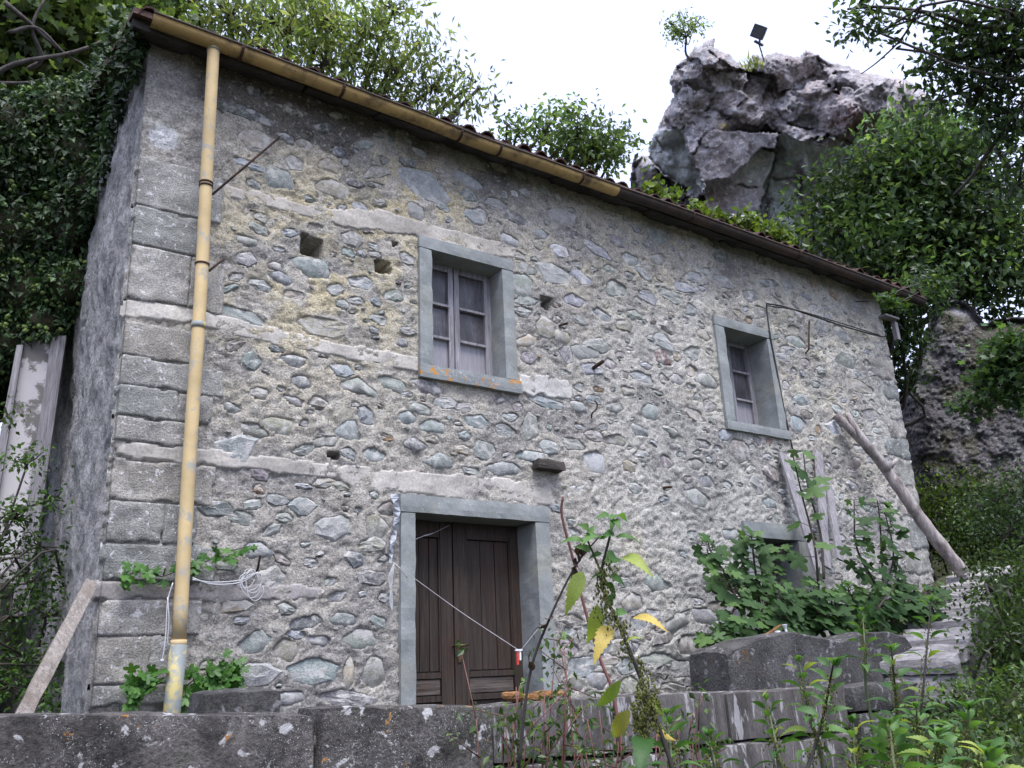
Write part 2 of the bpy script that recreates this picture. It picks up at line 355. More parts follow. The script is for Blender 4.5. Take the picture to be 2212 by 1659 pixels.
# ------------------------------------------------------------------ the house
house = thing("stone_house", "derelict two-storey rubble stone house with a yellow gutter and small windows", "house", (5.7, 2.7, .8))
ZT = 6.48
def xl(z): return .915 + (6.37 - np.asarray(z, float)) * .021      # the left corner of the facade
XR = 10.53
RES = .0165
gx = np.arange(0, 1.00001, RES / 9.6); gz = np.arange(.7, ZT + .001, RES)
NU, NV = len(gx), len(gz)
U, GZ = np.meshgrid(gx, gz); GX = xl(GZ) + U * (XR - xl(GZ))
# photo coordinates of every grid point, to look up where bands, stains, painted eave shade and stone kinds are
def proj(X, Y, Z):
    d = np.stack([X - CAM[0], Y - CAM[1] + 0 * X, Z - CAM[2]], -1)
    w = d @ CF; return PC[0] + (d @ CR) / w * FPX, PC[1] - (d @ CU) / w * FPX
DX, DY = proj(GX, 0.0, GZ)
# openings (outer edge of their stone frames): x0, x1, z0, z1
W1 = dict(o=(3.268, 4.281, 3.995, 5.332), i=(3.400, 4.148, 4.118, 5.215))
W2 = dict(o=(7.020, 8.040, 4.008, 5.345), i=(7.180, 7.910, 4.115, 5.233))
DR = dict(o=(3.085, 4.545, .78, 2.990), i=(3.218, 4.388, .78, 2.846))
_a, _b = F(1600, 1125), F(1738, 1136)
D2 = dict(o=(_a[0], _b[0], 1.3, _a[2]), i=(_a[0] + .17, _b[0] - .2, 1.3, _a[2] - .17))
OPEN = [W1, W2, DR, D2]

# stones read off the photograph: centre, width, height in photo units, colour key
SC_ = dict(g=(.185, .20, .19), gr=(.175, .215, .195), bg=(.18, .225, .225), lg=(.30, .31, .31), t=(.27, .215, .145), ol=(.225, .21, .15), br=(.155, .12, .10), dk=(.085, .088, .095), or_=(.33, .21, .10), rd=(.20, .10, .08), pu=(.20, .155, .165), bl=(.19, .205, .25), w=(.62, .63, .66), gy=(.21, .21, .205))
_m = np.array([.37, .365, .36]); SC_ = {k: tuple(np.array(c) * .80 * 1.18 + _m * (.26 if k not in ('w', 'or_', 'rd') else .05)) for k, c in SC_.items()}; SC_ = {k: tuple(np.array(c) * .72 + np.mean(c) * .28) for k, c in SC_.items()}
HAND = """543 246 130 26 g;493 290 50 60 gy;555 303 72 52 t;620 298 30 24 gy;660 312 40 20 t;486 335 95 36 gr;638 350 44 36 gy;710 357 52 28 t;607 385 66 44 gr;765 395 42 18 dk;715 407 80 46 t;415 262 80 58 g;565 470 40 20 ol;640 520 52 42 ol;530 520 52 20 g;535 560 46 32 gy;593 576 32 20 pu;672 578 92 42 gr;760 515 46 36 gy;610 600 46 22 bl;565 617 52 26 gr;636 636 46 18 t;485 656 78 38 br;700 706 112 40 t;635 778 66 26 gr;545 780 42 36 gr;770 835 76 38 gr;650 825 44 26 g;605 920 78 36 ol;740 800 60 26 bg;845 828 56 28 gr;925 835 68 28 dk;790 898 42 36 bg;836 946 32 14 or_;747 975 46 42 gr;809 983 52 30 gr;947 996 64 38 gr;1086 1014 78 32 gr;1032 910 52 32 gr;1047 973 52 42 g;1145 921 38 58 g;1148 987 62 28 bg;1286 1000 46 46 lg;1284 940 42 24 pu;1177 708 42 44 ol;1218 728 36 26 t;1195 592 76 42 lg;1127 614 48 46 gr;1136 581 46 26 g;1136 649 62 22 gr;1132 674 52 20 g;1432 770 34 34 rd;1463 771 16 20 t;1491 800 26 22 t;1463 819 34 22 gy;1263 760 66 30 g;1225 764 36 40 gy;1297 746 52 30 gr;1347 703 36 26 ol;1436 739 38 34 gr;1293 842 26 12 or_;1361 1008 36 24 t;1404 889 36 32 bg;1465 953 32 22 ol;1210 542 34 24 w;1854 835 56 28 t;1776 703 36 26 g;1715 714 30 20 t;1722 737 42 30 gr;1688 771 34 16 lg;1740 785 22 20 br;1502 896 42 22 t;1599 974 34 50 br;1668 1024 46 32 br;1518 724 26 24 t;1826 778 46 36 gr;1768 930 16 18 or_;1593 678 16 20 t;1617 692 14 14 or_;661 1345 82 28 dk;675 1449 112 62 gr;618 1404 56 46 ol;550 1460 110 50 gy;689 1384 52 22 bl;754 1452 24 64 t;745 1508 120 34 gy;446 1172 66 40 t;557 1188 56 36 bl;654 1095 66 34 g;714 1141 72 48 g;779 1381 80 46 gr;815 1138 58 54 ol;807 1249 66 32 dk;829 1291 26 26 g;736 1138 46 46 gy;800 1177 58 34 ol;811 1450 62 58 ol;836 1099 40 30 br;768 1209 42 36 dk;818 1345 44 26 bg;743 1338 62 26 g;1236 1341 62 28 br;1311 1424 62 26 t;1257 1441 78 46 gr;1297 1470 52 40 g;1247 1477 42 36 ol;1354 1438 42 40 bg;1422 1424 78 34 gr;1372 1302 46 40 t;1429 1452 32 38 br;1497 1391 62 52 br;1468 1445 46 36 g;1454 1488 56 26 gy;1547 1313 32 26 br;1586 1324 46 46 dk;1522 1331 52 36 bl;1533 1427 46 40 g;920 400 120 62 g;1030 465 50 36 g;1075 440 44 26 gy;880 350 40 20 dk;1110 470 60 24 dk;1010 420 36 26 gr;1290 540 60 22 bl;1330 520 44 22 pu;1360 560 40 28 g;1255 600 46 26 bl;1330 625 50 36 gr;1400 640 42 26 bl;1370 680 36 22 gr;1450 640 46 30 gr;1480 620 40 22 bl;1240 650 46 26 bl;1300 680 40 24 g;1420 560 40 24 g;1500 600 36 26 gy;1250 690 34 20 g;1560 610 44 26 gy;1620 640 36 26 g;860 1045 10 6 t;700 1043 52 22 t;735 1050 40 20 ol;560 1058 30 22 or_;600 1080 52 24 g;470 1100 80 36 g;520 1120 60 30 gr;880 900 44 26 gr;930 920 52 30 bg;960 870 44 24 g;1000 880 46 24 gy;900 960 44 26 dk;1090 930 44 30 g;690 870 52 26 ol;560 850 46 24 ol;500 880 44 22 g;470 940 60 26 ol;550 930 60 30 ol;870 740 30 18 g;850 640 46 26 gr;800 580 60 36 gr;880 560 34 24 g;820 690 40 22 g;770 650 36 18 lg;1250 880 36 24 gy;1330 880 34 24 g;1380 930 40 24 g;1440 1000 40 26 pu;1330 950 52 26 ol;1240 960 44 24 g;1520 960 30 20 gy;1180 870 70 24 bg"""
stones = []                               # cx, cz, rx, rz, rot, colour
for row in HAND.split(";"):
    x, y, w, h, k = row.split(); x, y, w, h = map(float, (x, y, w, h))
    c = F(x, y); rx = abs(F(x + w/2, y)[0] - F(x - w/2, y)[0]) / 2; rz = abs(F(x, y - h/2)[2] - F(x, y + h/2)[2]) / 2
    stones.append((c[0], c[2], rx, rz, rng.normal(0, .12) - .03, SC_[k], 1))
bands = [
 [(480,395),(600,428),(720,452),(830,452),(900,478),(1000,503),(1117,533),(1112,558),(1000,547),(906,512),(830,500),(740,487),(600,455),(480,420)],
 [(268,643),(420,664),(560,700),(700,735),(903,772),(903,803),(700,767),(560,737),(450,712),(420,700),(272,682)],
 [(1122,808),(1180,806),(1235,828),(1232,862),(1126,850)],
 [(246,950),(395,964),(560,984),(720,1004),(900,1018),(1050,1028),(1188,1045),(1200,1088),(1182,1093),(865,1064),(762,1060),(730,1035),(560,1016),(390,1000),(250,986)],
 [(203,1258),(400,1262),(640,1262),(692,1278),(688,1292),(560,1300),(205,1292)],
 [(1227,1047),(1262,1050),(1260,1092),(1228,1088)],
 [(330,95),(445,110),(450,230),(400,300),(330,320),(300,330)],
]
def F2(x, y): p = F(x, y); return (p[0], p[2])
bandw = [[F2(*q) for q in b] for b in bands]
HOLES = [(674, 532, .095, .095), (828, 577, .065, .055), (1180, 655, .07, .06), (855, 528, .03, .02), (345, 905, .03, .03), (722, 985, .045, .03), (362, 815, .035, .03)]
HOLEW = [(F(a, b)[0], F(a, b)[2], c, d) for a, b, c, d in HOLES]
def free(x, z, rx, rz, others, gap):
    for o in OPEN:
        x0, x1, z0, z1 = o["o"]
        if x0 - rx * .7 - .01 < x < x1 + rx * .7 + .01 and z0 - rz * .7 - .02 < z < z1 + rz * .7 + .02: return False
    for b in bandw[:6]:
        if inpoly(np.array([x, x - rx * .6, x + rx * .6]), np.array([z, z, z]), b).any(): return False
    for hx, hz, a_, b_ in HOLEW:
        if abs(x - hx) < a_ + rx and abs(z - hz) < b_ + rz: return False
    if x < float(xl(z)) + .62 + rx or x > XR - .42 - rx: return False
    if len(others):
        d = np.hypot((others[:, 0] - x) / (others[:, 2] + rx), (others[:, 1] - z) / (others[:, 3] + rz))
        if (d < gap).any(): return False
    return True
keys = ["g", "gr", "gr", "bg", "gy", "gy", "ol", "t", "lg", "bl", "pu", "g", "br", "gr"]
stones = [s for s in stones if free(s[0], s[1], s[2] * .6, s[3] * .6, np.zeros((0, 4)), 1)]
n_hand = len(stones)
def fill(n, rlo, rhi, gap, tries, box=None):
    arr = np.array([s[:4] for s in stones]); made = 0
    for _ in range(tries):
        if made >= n: break
        x = rng.uniform(1.4, 10.3); z = rng.uniform(1.2, 6.36)
        r = rng.uniform(rlo, rhi); rx = r * rng.uniform(1.0, 1.9); rz = r * rng.uniform(.55, .95)
        px, py = proj(np.array(x), 0.0, np.array(z))
        if box and not (box[0] < px < box[1] and box[2] < py < box[3]): continue
        rough_zone = 1190 < px < 1640 and 1060 < py < 1330
        if rough_zone and rng.random() > .18: continue
        if not free(x, z, rx, rz, arr, gap): continue
        k = keys[rng.integers(len(keys))]
        if rng.random() < .02: k = ["or_", "rd", "w", "t"][rng.integers(4)]
        stones.append((x, z, rx, rz, rng.normal(0, .22), SC_[k], 0)); arr = np.vstack([arr, [x, z, rx, rz]]); made += 1
fill(60, .07, .13, 1.0, 6000, (1215, 1600, 1320, 1500))
fill(40, .04, .08, 1.0, 6000, (1215, 1600, 1320, 1500))
fill(150, .055, .115, 1.07, 9000)
fill(260, .034, .06, 1.1, 12000)
fill(260, .014, .028, 1.1, 16000)

def outline(i):
    r = np.random.default_rng(1000 + i); m = [5, 5, 6, 6, 7][r.integers(5)]
    th = np.arange(m) * 2 * pi / m + r.uniform(-.38, .38, m) + r.uniform(0, 6.28)
    k = 1 / (np.abs(np.cos(th)) ** 2.6 + np.abs(np.sin(th)) ** 2.6) ** (1 / 2.6) * r.uniform(.88, 1.16, m)
    P = np.stack([k * np.cos(th), k * np.sin(th)], -1)
    if m == 5: P = np.stack([P, (P + np.roll(P, -1, 0)) / 2 * r.uniform(1.0, 1.12, (5, 1))], 1).reshape(-1, 2)
    return P
OUTL = [outline(i) for i in range(len(stones))]
def out_e(i, a, b):                        # 1 on the outline, 0 at the centre
    P = OUTL[i]; Q = np.roll(P, -1, 0); e = np.full(np.shape(a), 0.0)
    for p, q in zip(P, Q):
        n = np.array([q[1] - p[1], p[0] - q[0]]); e = np.maximum(e, (a * n[0] + b * n[1]) / (p @ n))
    return e
# relief of the mortar face
H = .013 * fbm(GX * 2.6, GZ * 3.0, .5, 3) + .006 * fbm(GX * 11, GZ * 15, 1.5, 3) + .0045 * fbm(GX * 34, GZ * 46, 2.5, 2)
rz_ = ((DX > 1180) & (DX < 1650) & (DY > 1050) & (DY < 1350)); H = H + np.where(rz_, .004 * fbm(GX * 30, GZ * 36, 8, 2), 0)
H -= .010 * sstep(.35, .75, fbm(GX * 22, GZ * 30, 61.0, 3)) + .006 * sstep(.3, .7, fbm(GX * 9, GZ * 16, 71.0, 3))
crk = np.abs(fbm(GX * 2.3, GZ * 4.1, 11.0, 4)); H -= .02 * sstep(.035, .0, crk) * sstep(-.1, .3, fbm(GX * 1.1, GZ * 1.1, 21, 2))
for si_, (cx, cz, rx, rz, ro, _c, _h) in enumerate(stones):
    if rx < .03: continue
    i0, i1 = np.searchsorted(gz, [cz - rz * 2 - .03, cz + rz * 2 + .03])
    u0 = int((cx - rx * 1.7 - 1.0) / (XR - .97) / (RES / 9.6)) - 2; u1 = int((cx + rx * 1.7 - .9) / (XR - .97) / (RES / 9.6)) + 3
    sl = (slice(i0, i1), slice(max(u0, 0), u1)); xx, zz = GX[sl], GZ[sl]
    dx, dz = xx - cx, zz - cz; a = dx * cos(ro) + dz * sin(ro); b = -dx * sin(ro) + dz * cos(ro)
    e = out_e(si_, a / rx, b / rz); ang = np.arctan2(b / rz, a / rx); ph = rng.uniform(0, 6.28)
    e = e + .11 * fbm(xx * 14 + cx, zz * 18, cz * 3, 3) + .06 * fbm(xx * 45, zz * 45, cx, 1)
    ins = sstep(1.0, .90, e); hh = H[sl] * (1 - ins) + (-.045) * ins
    lip = sstep(1.0, 1.06, e) * sstep(1.55, 1.15, e) * np.clip(.25 - .9 * np.cos(ang - ph), 0, 1)
    crv = sstep(.92, 1.0, e) * sstep(1.16, 1.04, e) * np.clip(-.1 + 1.2 * np.cos(ang - ph), 0, 1)
    H[sl] = hh + .006 * lip - .009 * crv
H = np.where(GX < xl(GZ) + .60, np.minimum(H - .010, .0), H)
in_band = np.zeros(DX.shape, bool)
for b in bandw[:6]: in_band |= inpoly(GX, GZ, b)
H += 0
for (hx, hy, rx, rz) in HOLES:
    c = F(hx, hy); e = np.maximum(np.abs(GX - c[0] + .012 * fbm(GX * 9, GZ * 9, 1, 2)) / rx, np.abs(GZ - c[2] + .02 * fbm(GX * 9, GZ * 9, 5, 2)) / rz)
    H = np.where(e < 1.0, -.32, H)
# mortar colour
base = np.array([.44, .41, .365]); C = np.tile(base, DX.shape + (1,))
def blend(mask, c, amt=1.0):
    global C
    k = np.clip(mask * amt, 0, 1)[..., None]; C = C * (1 - k) + np.array(c) * k
n1 = fbm(GX * 1.4, GZ * 1.6, 31, 4); n2 = fbm(GX * 5, GZ * 6, 41, 3)
blend(sstep(1150, 1500, DX) * sstep(-.4, .5, n1 + .3), (.50, .485, .455), .85)
blend(sstep(900, 1100, DY) * sstep(900, 700, DX), (.37, .345, .315), .75)
ylw = np.exp(-((DX - 690) / 260) ** 2 - ((DY - 560) / 230) ** 2) + .8 * np.exp(-((DX - 940) / 130) ** 2 - ((DY - 410) / 70) ** 2) + .5 * np.exp(-((DX - 1330) / 160) ** 2 - ((DY - 560) / 90) ** 2) + .35 * np.exp(-((DX - 1700) / 200) ** 2 - ((DY - 760) / 200) ** 2) + .3 * np.exp(-((DX - 1380) / 60) ** 2 - ((DY - 1180) / 60) ** 2)
blend(ylw * sstep(-.45, .3, n2 + .25 * n1), (.58, .495, .30), .8)
blend(sstep(.25, .7, fbm(GX * 2.2, GZ * 2.6, 55, 4)), (.25, .24, .235), .6)
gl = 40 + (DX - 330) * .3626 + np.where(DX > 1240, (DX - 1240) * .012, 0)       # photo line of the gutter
stain_shade = sstep(.12, .22, fbm(GX * .9, GZ * 1.3, 77, 4) + (78 - (DY - gl)) / 100)  # blotchy grime together with eave shade painted into the mortar colour
blend(stain_shade * sstep(1700, 1500, DX), (.125, .112, .10), .85)
blend(np.exp(-((DX - 905) / 45) ** 2) * sstep(150, 60, DY - gl), (.05, .05, .055), .8)
blend(np.exp(-((DX - 1060) / 70) ** 2) * sstep(150, 50, DY - gl + 20 * n2), (.05, .05, .055), .7)
blend(sstep(440, 400, DX) * sstep(320, 250, DY), (.40, .385, .37), .7)
blend(sstep(1.1, .8, np.hypot((DX - 352) / 46, (DY - 290) / 30) + .35 * n2), (.66, .66, .68), 1)
v = np.stack([GX, -H, GZ], -1).reshape(-1, 3)
f = grid_faces(NU, NV); fc_x = GX.reshape(-1)[f].mean(1); fc_z = GZ.reshape(-1)[f].mean(1)
keep = np.ones(len(f), bool)
for o in OPEN:
    x0, x1, z0, z1 = o["o"]; m_ = .03
    keep &= ~((fc_x > x0 + m_) & (fc_x < x1 - m_) & (fc_z > z0 + m_) & (fc_z < z1 - m_))
v, f, u = strip(v, f[keep])
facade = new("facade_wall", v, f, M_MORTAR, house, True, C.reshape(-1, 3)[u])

def stone_mesh(si_, cx, cz, rx, rz, ro, col, big):
    big_ = rx > .03; PO = OUTL[si_]; n = len(PO); ct, st_ = PO[:, 0], PO[:, 1]
    if not big_:
        pr = rng.uniform(.006, .016); lev = [(1.1, -.03, 0), (.75, pr, .25)]
    else:
        f0 = rng.uniform(-.008, .007); lev = [(1.22, f0 - .022, .1), (.92, f0, .25), (.5, f0 + rng.uniform(.0, .010), .5)]
    R = []; off = rng.normal(0, .16, 2); tl = rng.normal(0, .07, 2)
    for q, (s, yy, jit) in enumerate(lev):
        a = rx * s * ct + (off[0] * rx if q == 2 else 0); b = rz * s * st_ + (off[1] * rz if q == 2 else 0)
        h = yy + .008 * jit * rng.normal(0, 1, n)
        R.append(np.stack([cx + a * cos(ro) - b * sin(ro), -(h + tl[0] * a + tl[1] * b), cz + a * sin(ro) + b * cos(ro)], -1))
    R.append(np.array([[cx, -(lev[-1][1] + rng.uniform(-.002, .004)), cz]])); v = np.concatenate(R); f = []
    for q in range(len(lev) - 1): f += [(q*n+i, q*n+(i+1) % n, (q+1)*n+(i+1) % n, (q+1)*n+i) for i in range(n)]
    q = len(lev) - 1; f += [(q*n+i, q*n+(i+1) % n, (q+1)*n) for i in range(n)]
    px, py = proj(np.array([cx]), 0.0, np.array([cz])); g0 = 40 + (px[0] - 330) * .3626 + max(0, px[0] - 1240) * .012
    stain_shade_k = float(sstep(.12, .22, fbm(np.array([cx * .9]), np.array([cz * 1.3]), 77, 4)[0] + (78 - (py[0] - g0)) / 100)) * float(sstep(1700, 1500, px[0]))
    col = np.array(col) * (1 - .55 * stain_shade_k)  # stone colour darkened by the same grime and painted eave shade
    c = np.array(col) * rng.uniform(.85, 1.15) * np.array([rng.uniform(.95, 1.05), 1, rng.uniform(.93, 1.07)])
    return v, f, c
order = sorted(range(len(stones)), key=lambda i: -stones[i][2] * stones[i][3] - (1 if stones[i][6] else 0))
fillm = MB()
for n_, i in enumerate(order):
    s = stones[i]
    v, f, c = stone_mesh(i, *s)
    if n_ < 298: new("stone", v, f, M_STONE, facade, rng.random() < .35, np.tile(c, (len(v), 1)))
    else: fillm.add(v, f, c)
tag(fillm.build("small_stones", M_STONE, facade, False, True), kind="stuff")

def slab(name, poly, thick, mat, col, parent, res=.02, amp=.005, rag=.012, edge=.018, seed=0, yoff=0.0):
    """a raised flat patch on the facade with ragged edges, outline in facade metres"""
    p = np.array(poly); x0, z0 = p.min(0) - .04; x1, z1 = p.max(0) + .04
    a = np.arange(x0, x1, res); b = np.arange(z0, z1, res); X, Z = np.meshgrid(a, b)
    ins = inpoly(X, Z, poly); d = polydist(X, Z, poly) * np.where(ins, 1, -1) + rag * fbm(X * 9 + seed, Z * 9, seed, 3)
    h = np.where(d > 0, thick * sstep(0, edge, d) ** .5 + amp * fbm(X * 8, Z * 12, seed + 3, 4), -.03)
    f = grid_faces(len(a), len(b)); f = f[(d.ravel()[f] > -res * .5).any(1)]
    vv = np.stack([X, -h + yoff, Z], -1).reshape(-1, 3); vv, f, u = strip(vv, f)
    nn = fbm(vv[:, 0] * 4, vv[:, 2] * 5, seed + 9, 3)[:, None]
    return new(name, vv, f, mat, parent, True, np.clip(np.array(col) * (1 + .22 * nn), 0, 1))
bandcol = [(.38, .35, .315), (.41, .385, .35), (.45, .435, .415), (.39, .365, .335), (.27, .25, .245), (.40, .40, .40)]
for i, b in enumerate(bandw[:6]): slab("plaster_band", b, .004, M_PLASTER, bandcol[i], facade, .014, .005, .018, .012, i * 3)
# corner stones
ys = [335, 440, 525, 640, None, 690, 765, 830, 895, 950, None, 988, 1080, 1170, 1255, None, 1295, 1375, 1482, 1530]
def cx_(y): return 319 - .087 * (y - 95)
prev = None; k = 0
for y in ys:
    if y is None: prev = None; continue
    if prev is not None:
        zt, zb = F(cx_(prev), prev)[2], F(cx_(y), y)[2]; w = [.62, .50, .66, .55, .70][k % 5]
        nb = 2 if k % 3 == 2 else 1
        cutx = [float(xl(zb)) - .004] + ([float(xl(zb)) + w * .62] if nb == 2 else []) + [float(xl(zb)) + w]
        for q in range(len(cutx) - 1):
            g = .0012
            cc = np.array([(.30, .295, .28), (.26, .262, .25), (.33, .315, .295), (.34, .32, .29)][(k + q) % 4])
            slab("quoin", [(cutx[q] + g * (q > 0), zb + g), (cutx[q+1] - g, zb + g * 1.2), (cutx[q+1] - g, zt - g), (cutx[q] + g * (q > 0), zt - g)], .012, M_QUOIN, cc, facade, .016, .007, .012, .007, k * 5 + q)
        k += 1
    prev = y
z = 2.55; k = 0
while z < 5.55:
    h = rng.uniform(.24, .42); w = [.5, .32][k % 2] + rng.uniform(-.05, .08)
    cc = np.array([(.29, .285, .265), (.24, .25, .24), (.32, .30, .275)][k % 3])
    slab("quoin", [(XR - w, z + .008), (XR + .006, z + .008), (XR + .006, z + h - .008), (XR - w, z + h - .008)], .010, M_QUOIN, cc, facade, .03, .014, .03, .012, 100 + k)
    z += h; k += 1
# side wall on the left, rough render; back and right walls
yy = np.concatenate([[-.014], np.arange(0, 3.2, .022), np.arange(3.2, 5.5, .15)]); zz = np.arange(.7, 6.38, .03); Y, Z = np.meshgrid(yy, zz)
hs = .035 * fbm(Y * 1.8, Z * 1.0, 3, 4) + .02 * fbm(Y * 9, Z * 4, 7, 3) + .012 * fbm(Y * 28, Z * 16, 9, 2)
hs -= .05 * sstep(.03, 0, np.abs(fbm(Y * 1.3, Z * 1.1, 15, 3))) * sstep(0, .3, fbm(Y, Z, 19, 2))
Xs = xl(Z) - hs * sstep(0, .06, Y) - .004
v = np.stack([Xs, Y, Z], -1).reshape(-1, 3)
new("side_wall", v, grid_faces(len(yy), len(zz))[:, ::-1], M_SIDE, house, True)
ww = MB().box((.9, 5.5, .6), (XR + .02, 5.65, 6.2)).box((XR - .25, .22, .6), (XR - .006, 5.5, 6.2))
ww.build("back_walls", M_SIDE, house)
ww = MB().box((1.05, .45, .62), (XR - .3, 5.45, .66)); ww.build("floor_slab", M_SOIL, house)

# roof: slabs at the eave, tiles above, ridge behind
RX0, RX1, GY = .74, 11.2, -.27
def roofz(y): return 6.415 + .34 * (y + .30)
roof = MB()
for (y0, y1, s) in ((-.29, 2.75, 1),):
    v = [(RX0, y0, roofz(y0)), (RX1, y0, roofz(y0)), (RX1, y1, roofz(y1)), (RX0, y1, roofz(y1))]
    vb = [(a, b, c - .05) for a, b, c in v]; roof.add(v + vb, [(0,1,2,3),(7,6,5,4),(0,4,5,1),(1,5,6,2),(2,6,7,3),(3,7,4,0)])
    v = [(RX0, 5.95, roofz(2.75) - .34 * 3.2), (RX1, 5.95, roofz(2.75) - .34 * 3.2), (RX1, 2.75, roofz(2.75)), (RX0, 2.75, roofz(2.75))]
    vb = [(a, b, c - .05) for a, b, c in v]; roof.add(v + vb, [(3,2,1,0),(4,5,6,7),(1,5,4,0),(2,6,5,1),(3,7,6,2),(0,4,7,3)])
roofo = roof.build("roof", M_TILE, house)
gabl = MB()
for x in (.93, XR - .2):
    gabl.add([(x, 0.02, 6.2), (x + .18, .02, 6.2), (x, 2.75, roofz(2.75) - .08), (x + .18, 2.75, roofz(2.75) - .08), (x, 5.6, 6.3), (x + .18, 5.6, 6.3)], [(0,2,4),(1,5,3),(0,1,3,2),(2,3,5,4),(4,5,1,0)])
gabl.build("gable", M_SIDE, house)
x = RX0 + .02; k = 0
while x < RX1 - .3:                       # eave slabs over the wall head
    w = rng.uniform(.45, .85); w = min(w, RX1 - .02 - x)
    p, f = rbox((w - .012, .36, .06), (8, 7, 2), .02, .035, 5, k)
    p = p + np.array([x + w / 2, -.01, 0]); p[:, 2] += roofz(p[:, 1]) - .095 + rng.uniform(-.02, .006)
    new("eave_slab", p, f, M_EAVE, roofo, False); x += w; k += 1
# barrel tiles: the first three courses
def barrel():
    n = 7; m = MB(); L = .44
    th = np.linspace(0, pi, n); r = [.084, .07]
    ro, ri = [], []
    for e in range(2):
        ro.append(np.stack([np.cos(th) * r[e], np.full(n, L * e), np.sin(th) * r[e]], -1)); ri.append(np.stack([np.cos(th) * (r[e] - .013), np.full(n, L * e), np.sin(th) * (r[e] - .013)], -1))
    v = np.concatenate(ro + ri); f = []
    for i in range(n - 1):
        f += [(i, i+1, n+i+1, n+i)[::-1], (2*n+i, 2*n+i+1, 3*n+i+1, 3*n+i), (i, i+1, 2*n+i+1, 2*n+i)]
    return mesh_np("roof_tile", v, f, False)
tm = barrel(); tm.materials.append(M_TILE)
nt_ = int((RX1 - RX0) / .215)
for r in range(3):
    for i in range(nt_):
        o = bpy.data.objects.new("roof_tile", tm); COL.objects.link(o); o.parent = roofo
        y = -.275 + r * .36 + rng.normal(0, .02)
        o.location = (RX0 + .12 + i * .215 + rng.normal(0, .012), y, roofz(y) - .05 + .012 * r + rng.uniform(-.012, .02))
        o.rotation_euler = (math.atan(.34) + rng.normal(0, .03), rng.normal(0, .06), rng.normal(0, .05))
# gutter: half-round, ochre paint on the left part, rusted bare on the right
gp = [(330, 42), (430, 78), (520, 106), (737, 189), (990, 290), (1075, 322), (1240, 377), (1330, 409), (1430, 447), (1600, 506), (1800, 578), (2000, 656)]
gpts = np.array([F(a, b, GY) for a, b in gp])
gz_f = np.poly1d(np.polyfit(gpts[:, 0], gpts[:, 2], 3))
def gutter(name, x0, x1, mat, r=.07):
    xs = np.arange(x0, x1, .1); n = 9; th = np.linspace(pi, 2 * pi, n)
    v = []; f = []
    for sg in (1.0, .9):
        for x in xs: v.append(np.stack([np.full(n, x), GY + np.cos(th) * r * sg, gz_f(x) + .012 * vn(x * 1.3, 0, 0) + np.sin(th) * r * sg], -1))
    v = np.concatenate(v); k = len(xs); g = grid_faces(n, k); f = [tuple(q) for q in g[:, ::-1]] + [tuple(q + n * k) for q in g]
    for i in range(k - 1):
        for e in (0, n - 1): f.append((i*n+e, (i+1)*n+e, n*k+(i+1)*n+e, n*k+i*n+e))
    for e in (0, k - 1):
        for j in range(n - 1): f.append((e*n+j, e*n+j+1, n*k+e*n+j+1, n*k+e*n+j))
    # rolled front lip
    o = new(name, v, f, mat, house, True)
    m = MB().tube([(x, GY - r, gz_f(x) + .012 * vn(x * 1.3, 0, 0) + .004) for x in xs], .011, 6)
    m.build("gutter_lip", M_BROWN, o, True); return o
XS = F(1335, 410, GY)[0]
gut1 = gutter("gutter", F(328, 42, GY)[0], XS, M_GUTTER); tag(gut1, "ochre painted left length of the gutter")
gut2 = gutter("gutter", XS - .06, F(2000, 656, GY)[0], M_BROWN, .066); tag(gut2, "rusted dark right length of the gutter")
for (a, b) in ((520, 106), (737, 189), (1075, 322), (990, 290), (1252, 381), (1490, 466), (1720, 550)):
    p = F(a, b, GY); th = np.linspace(pi - .1, 2 * pi + .1, 10); zc = gz_f(p[0]) + .012 * vn(p[0] * 1.3, 0, 0)
    m = MB(); v = []
    for dx in (-.012, .012):
        for r in (.072, .078): v.append(np.stack([np.full(10, p[0] + dx), GY + np.cos(th) * r, zc + np.sin(th) * r], -1))
    f = [(10+i, 11+i, 31+i, 30+i) for i in range(9)] + [(10+i, 11+i, i+1, i) for i in range(9)] + [(30+i, 31+i, 21+i, 20+i) for i in range(9)]
    m.add(np.concatenate(v), f); m.build("gutter_bracket", M_RUST, gut1 if p[0] < XS else gut2)
# downpipe
pt = F(462, 98, GY + .02); pm = F(444, 420, -.14); pb = F(386, 1390, -.12); p0 = F(372, 1530, -.12)
pt[2] = gz_f(pt[0]) - .05
pipe = MB().tube(curve_pts([pt, pt + (pm - pt) * .12, pm, F(433, 640, -.13), F(410, 980, -.12), pb], 30), .046, 16).build("downpipe", M_YELLOW, house, True)
tag(pipe, "yellow painted metal downpipe")
low = MB().tube([pb + (p0 - pb) * .02, p0, p0 + np.array([0, 0, -.5])], .053, 16).build("pipe_foot", M_ZINC, pipe, True); tag(low, "bare grey lower length of the downpipe")
def pat(t):                                # point on the pipe at photo height t
    q = curve_pts([pt, pt + (pm - pt) * .12, pm, F(433, 640, -.13), F(410, 980, -.12), pb], 200); py = proj(q[:, 0], q[:, 1], q[:, 2])[1]
    return q[np.argmin(np.abs(py - t))]
for t, mm, r in ((398, M_RUST, .0515), (402, M_RUST, .0515), (573, M_RUST, .0515), (703, M_ZINC, .0505), (1385, M_YELLOW, .0505), (106, M_ZINC, .0515)):
    c = pat(t); w = .007 if mm is M_RUST else .022
    MB().tube([c + (0, 0, -w), c + (0, 0, w)], r, 16).build("pipe_band" if mm is not M_RUST else "tie_wire", mm, pipe, True)
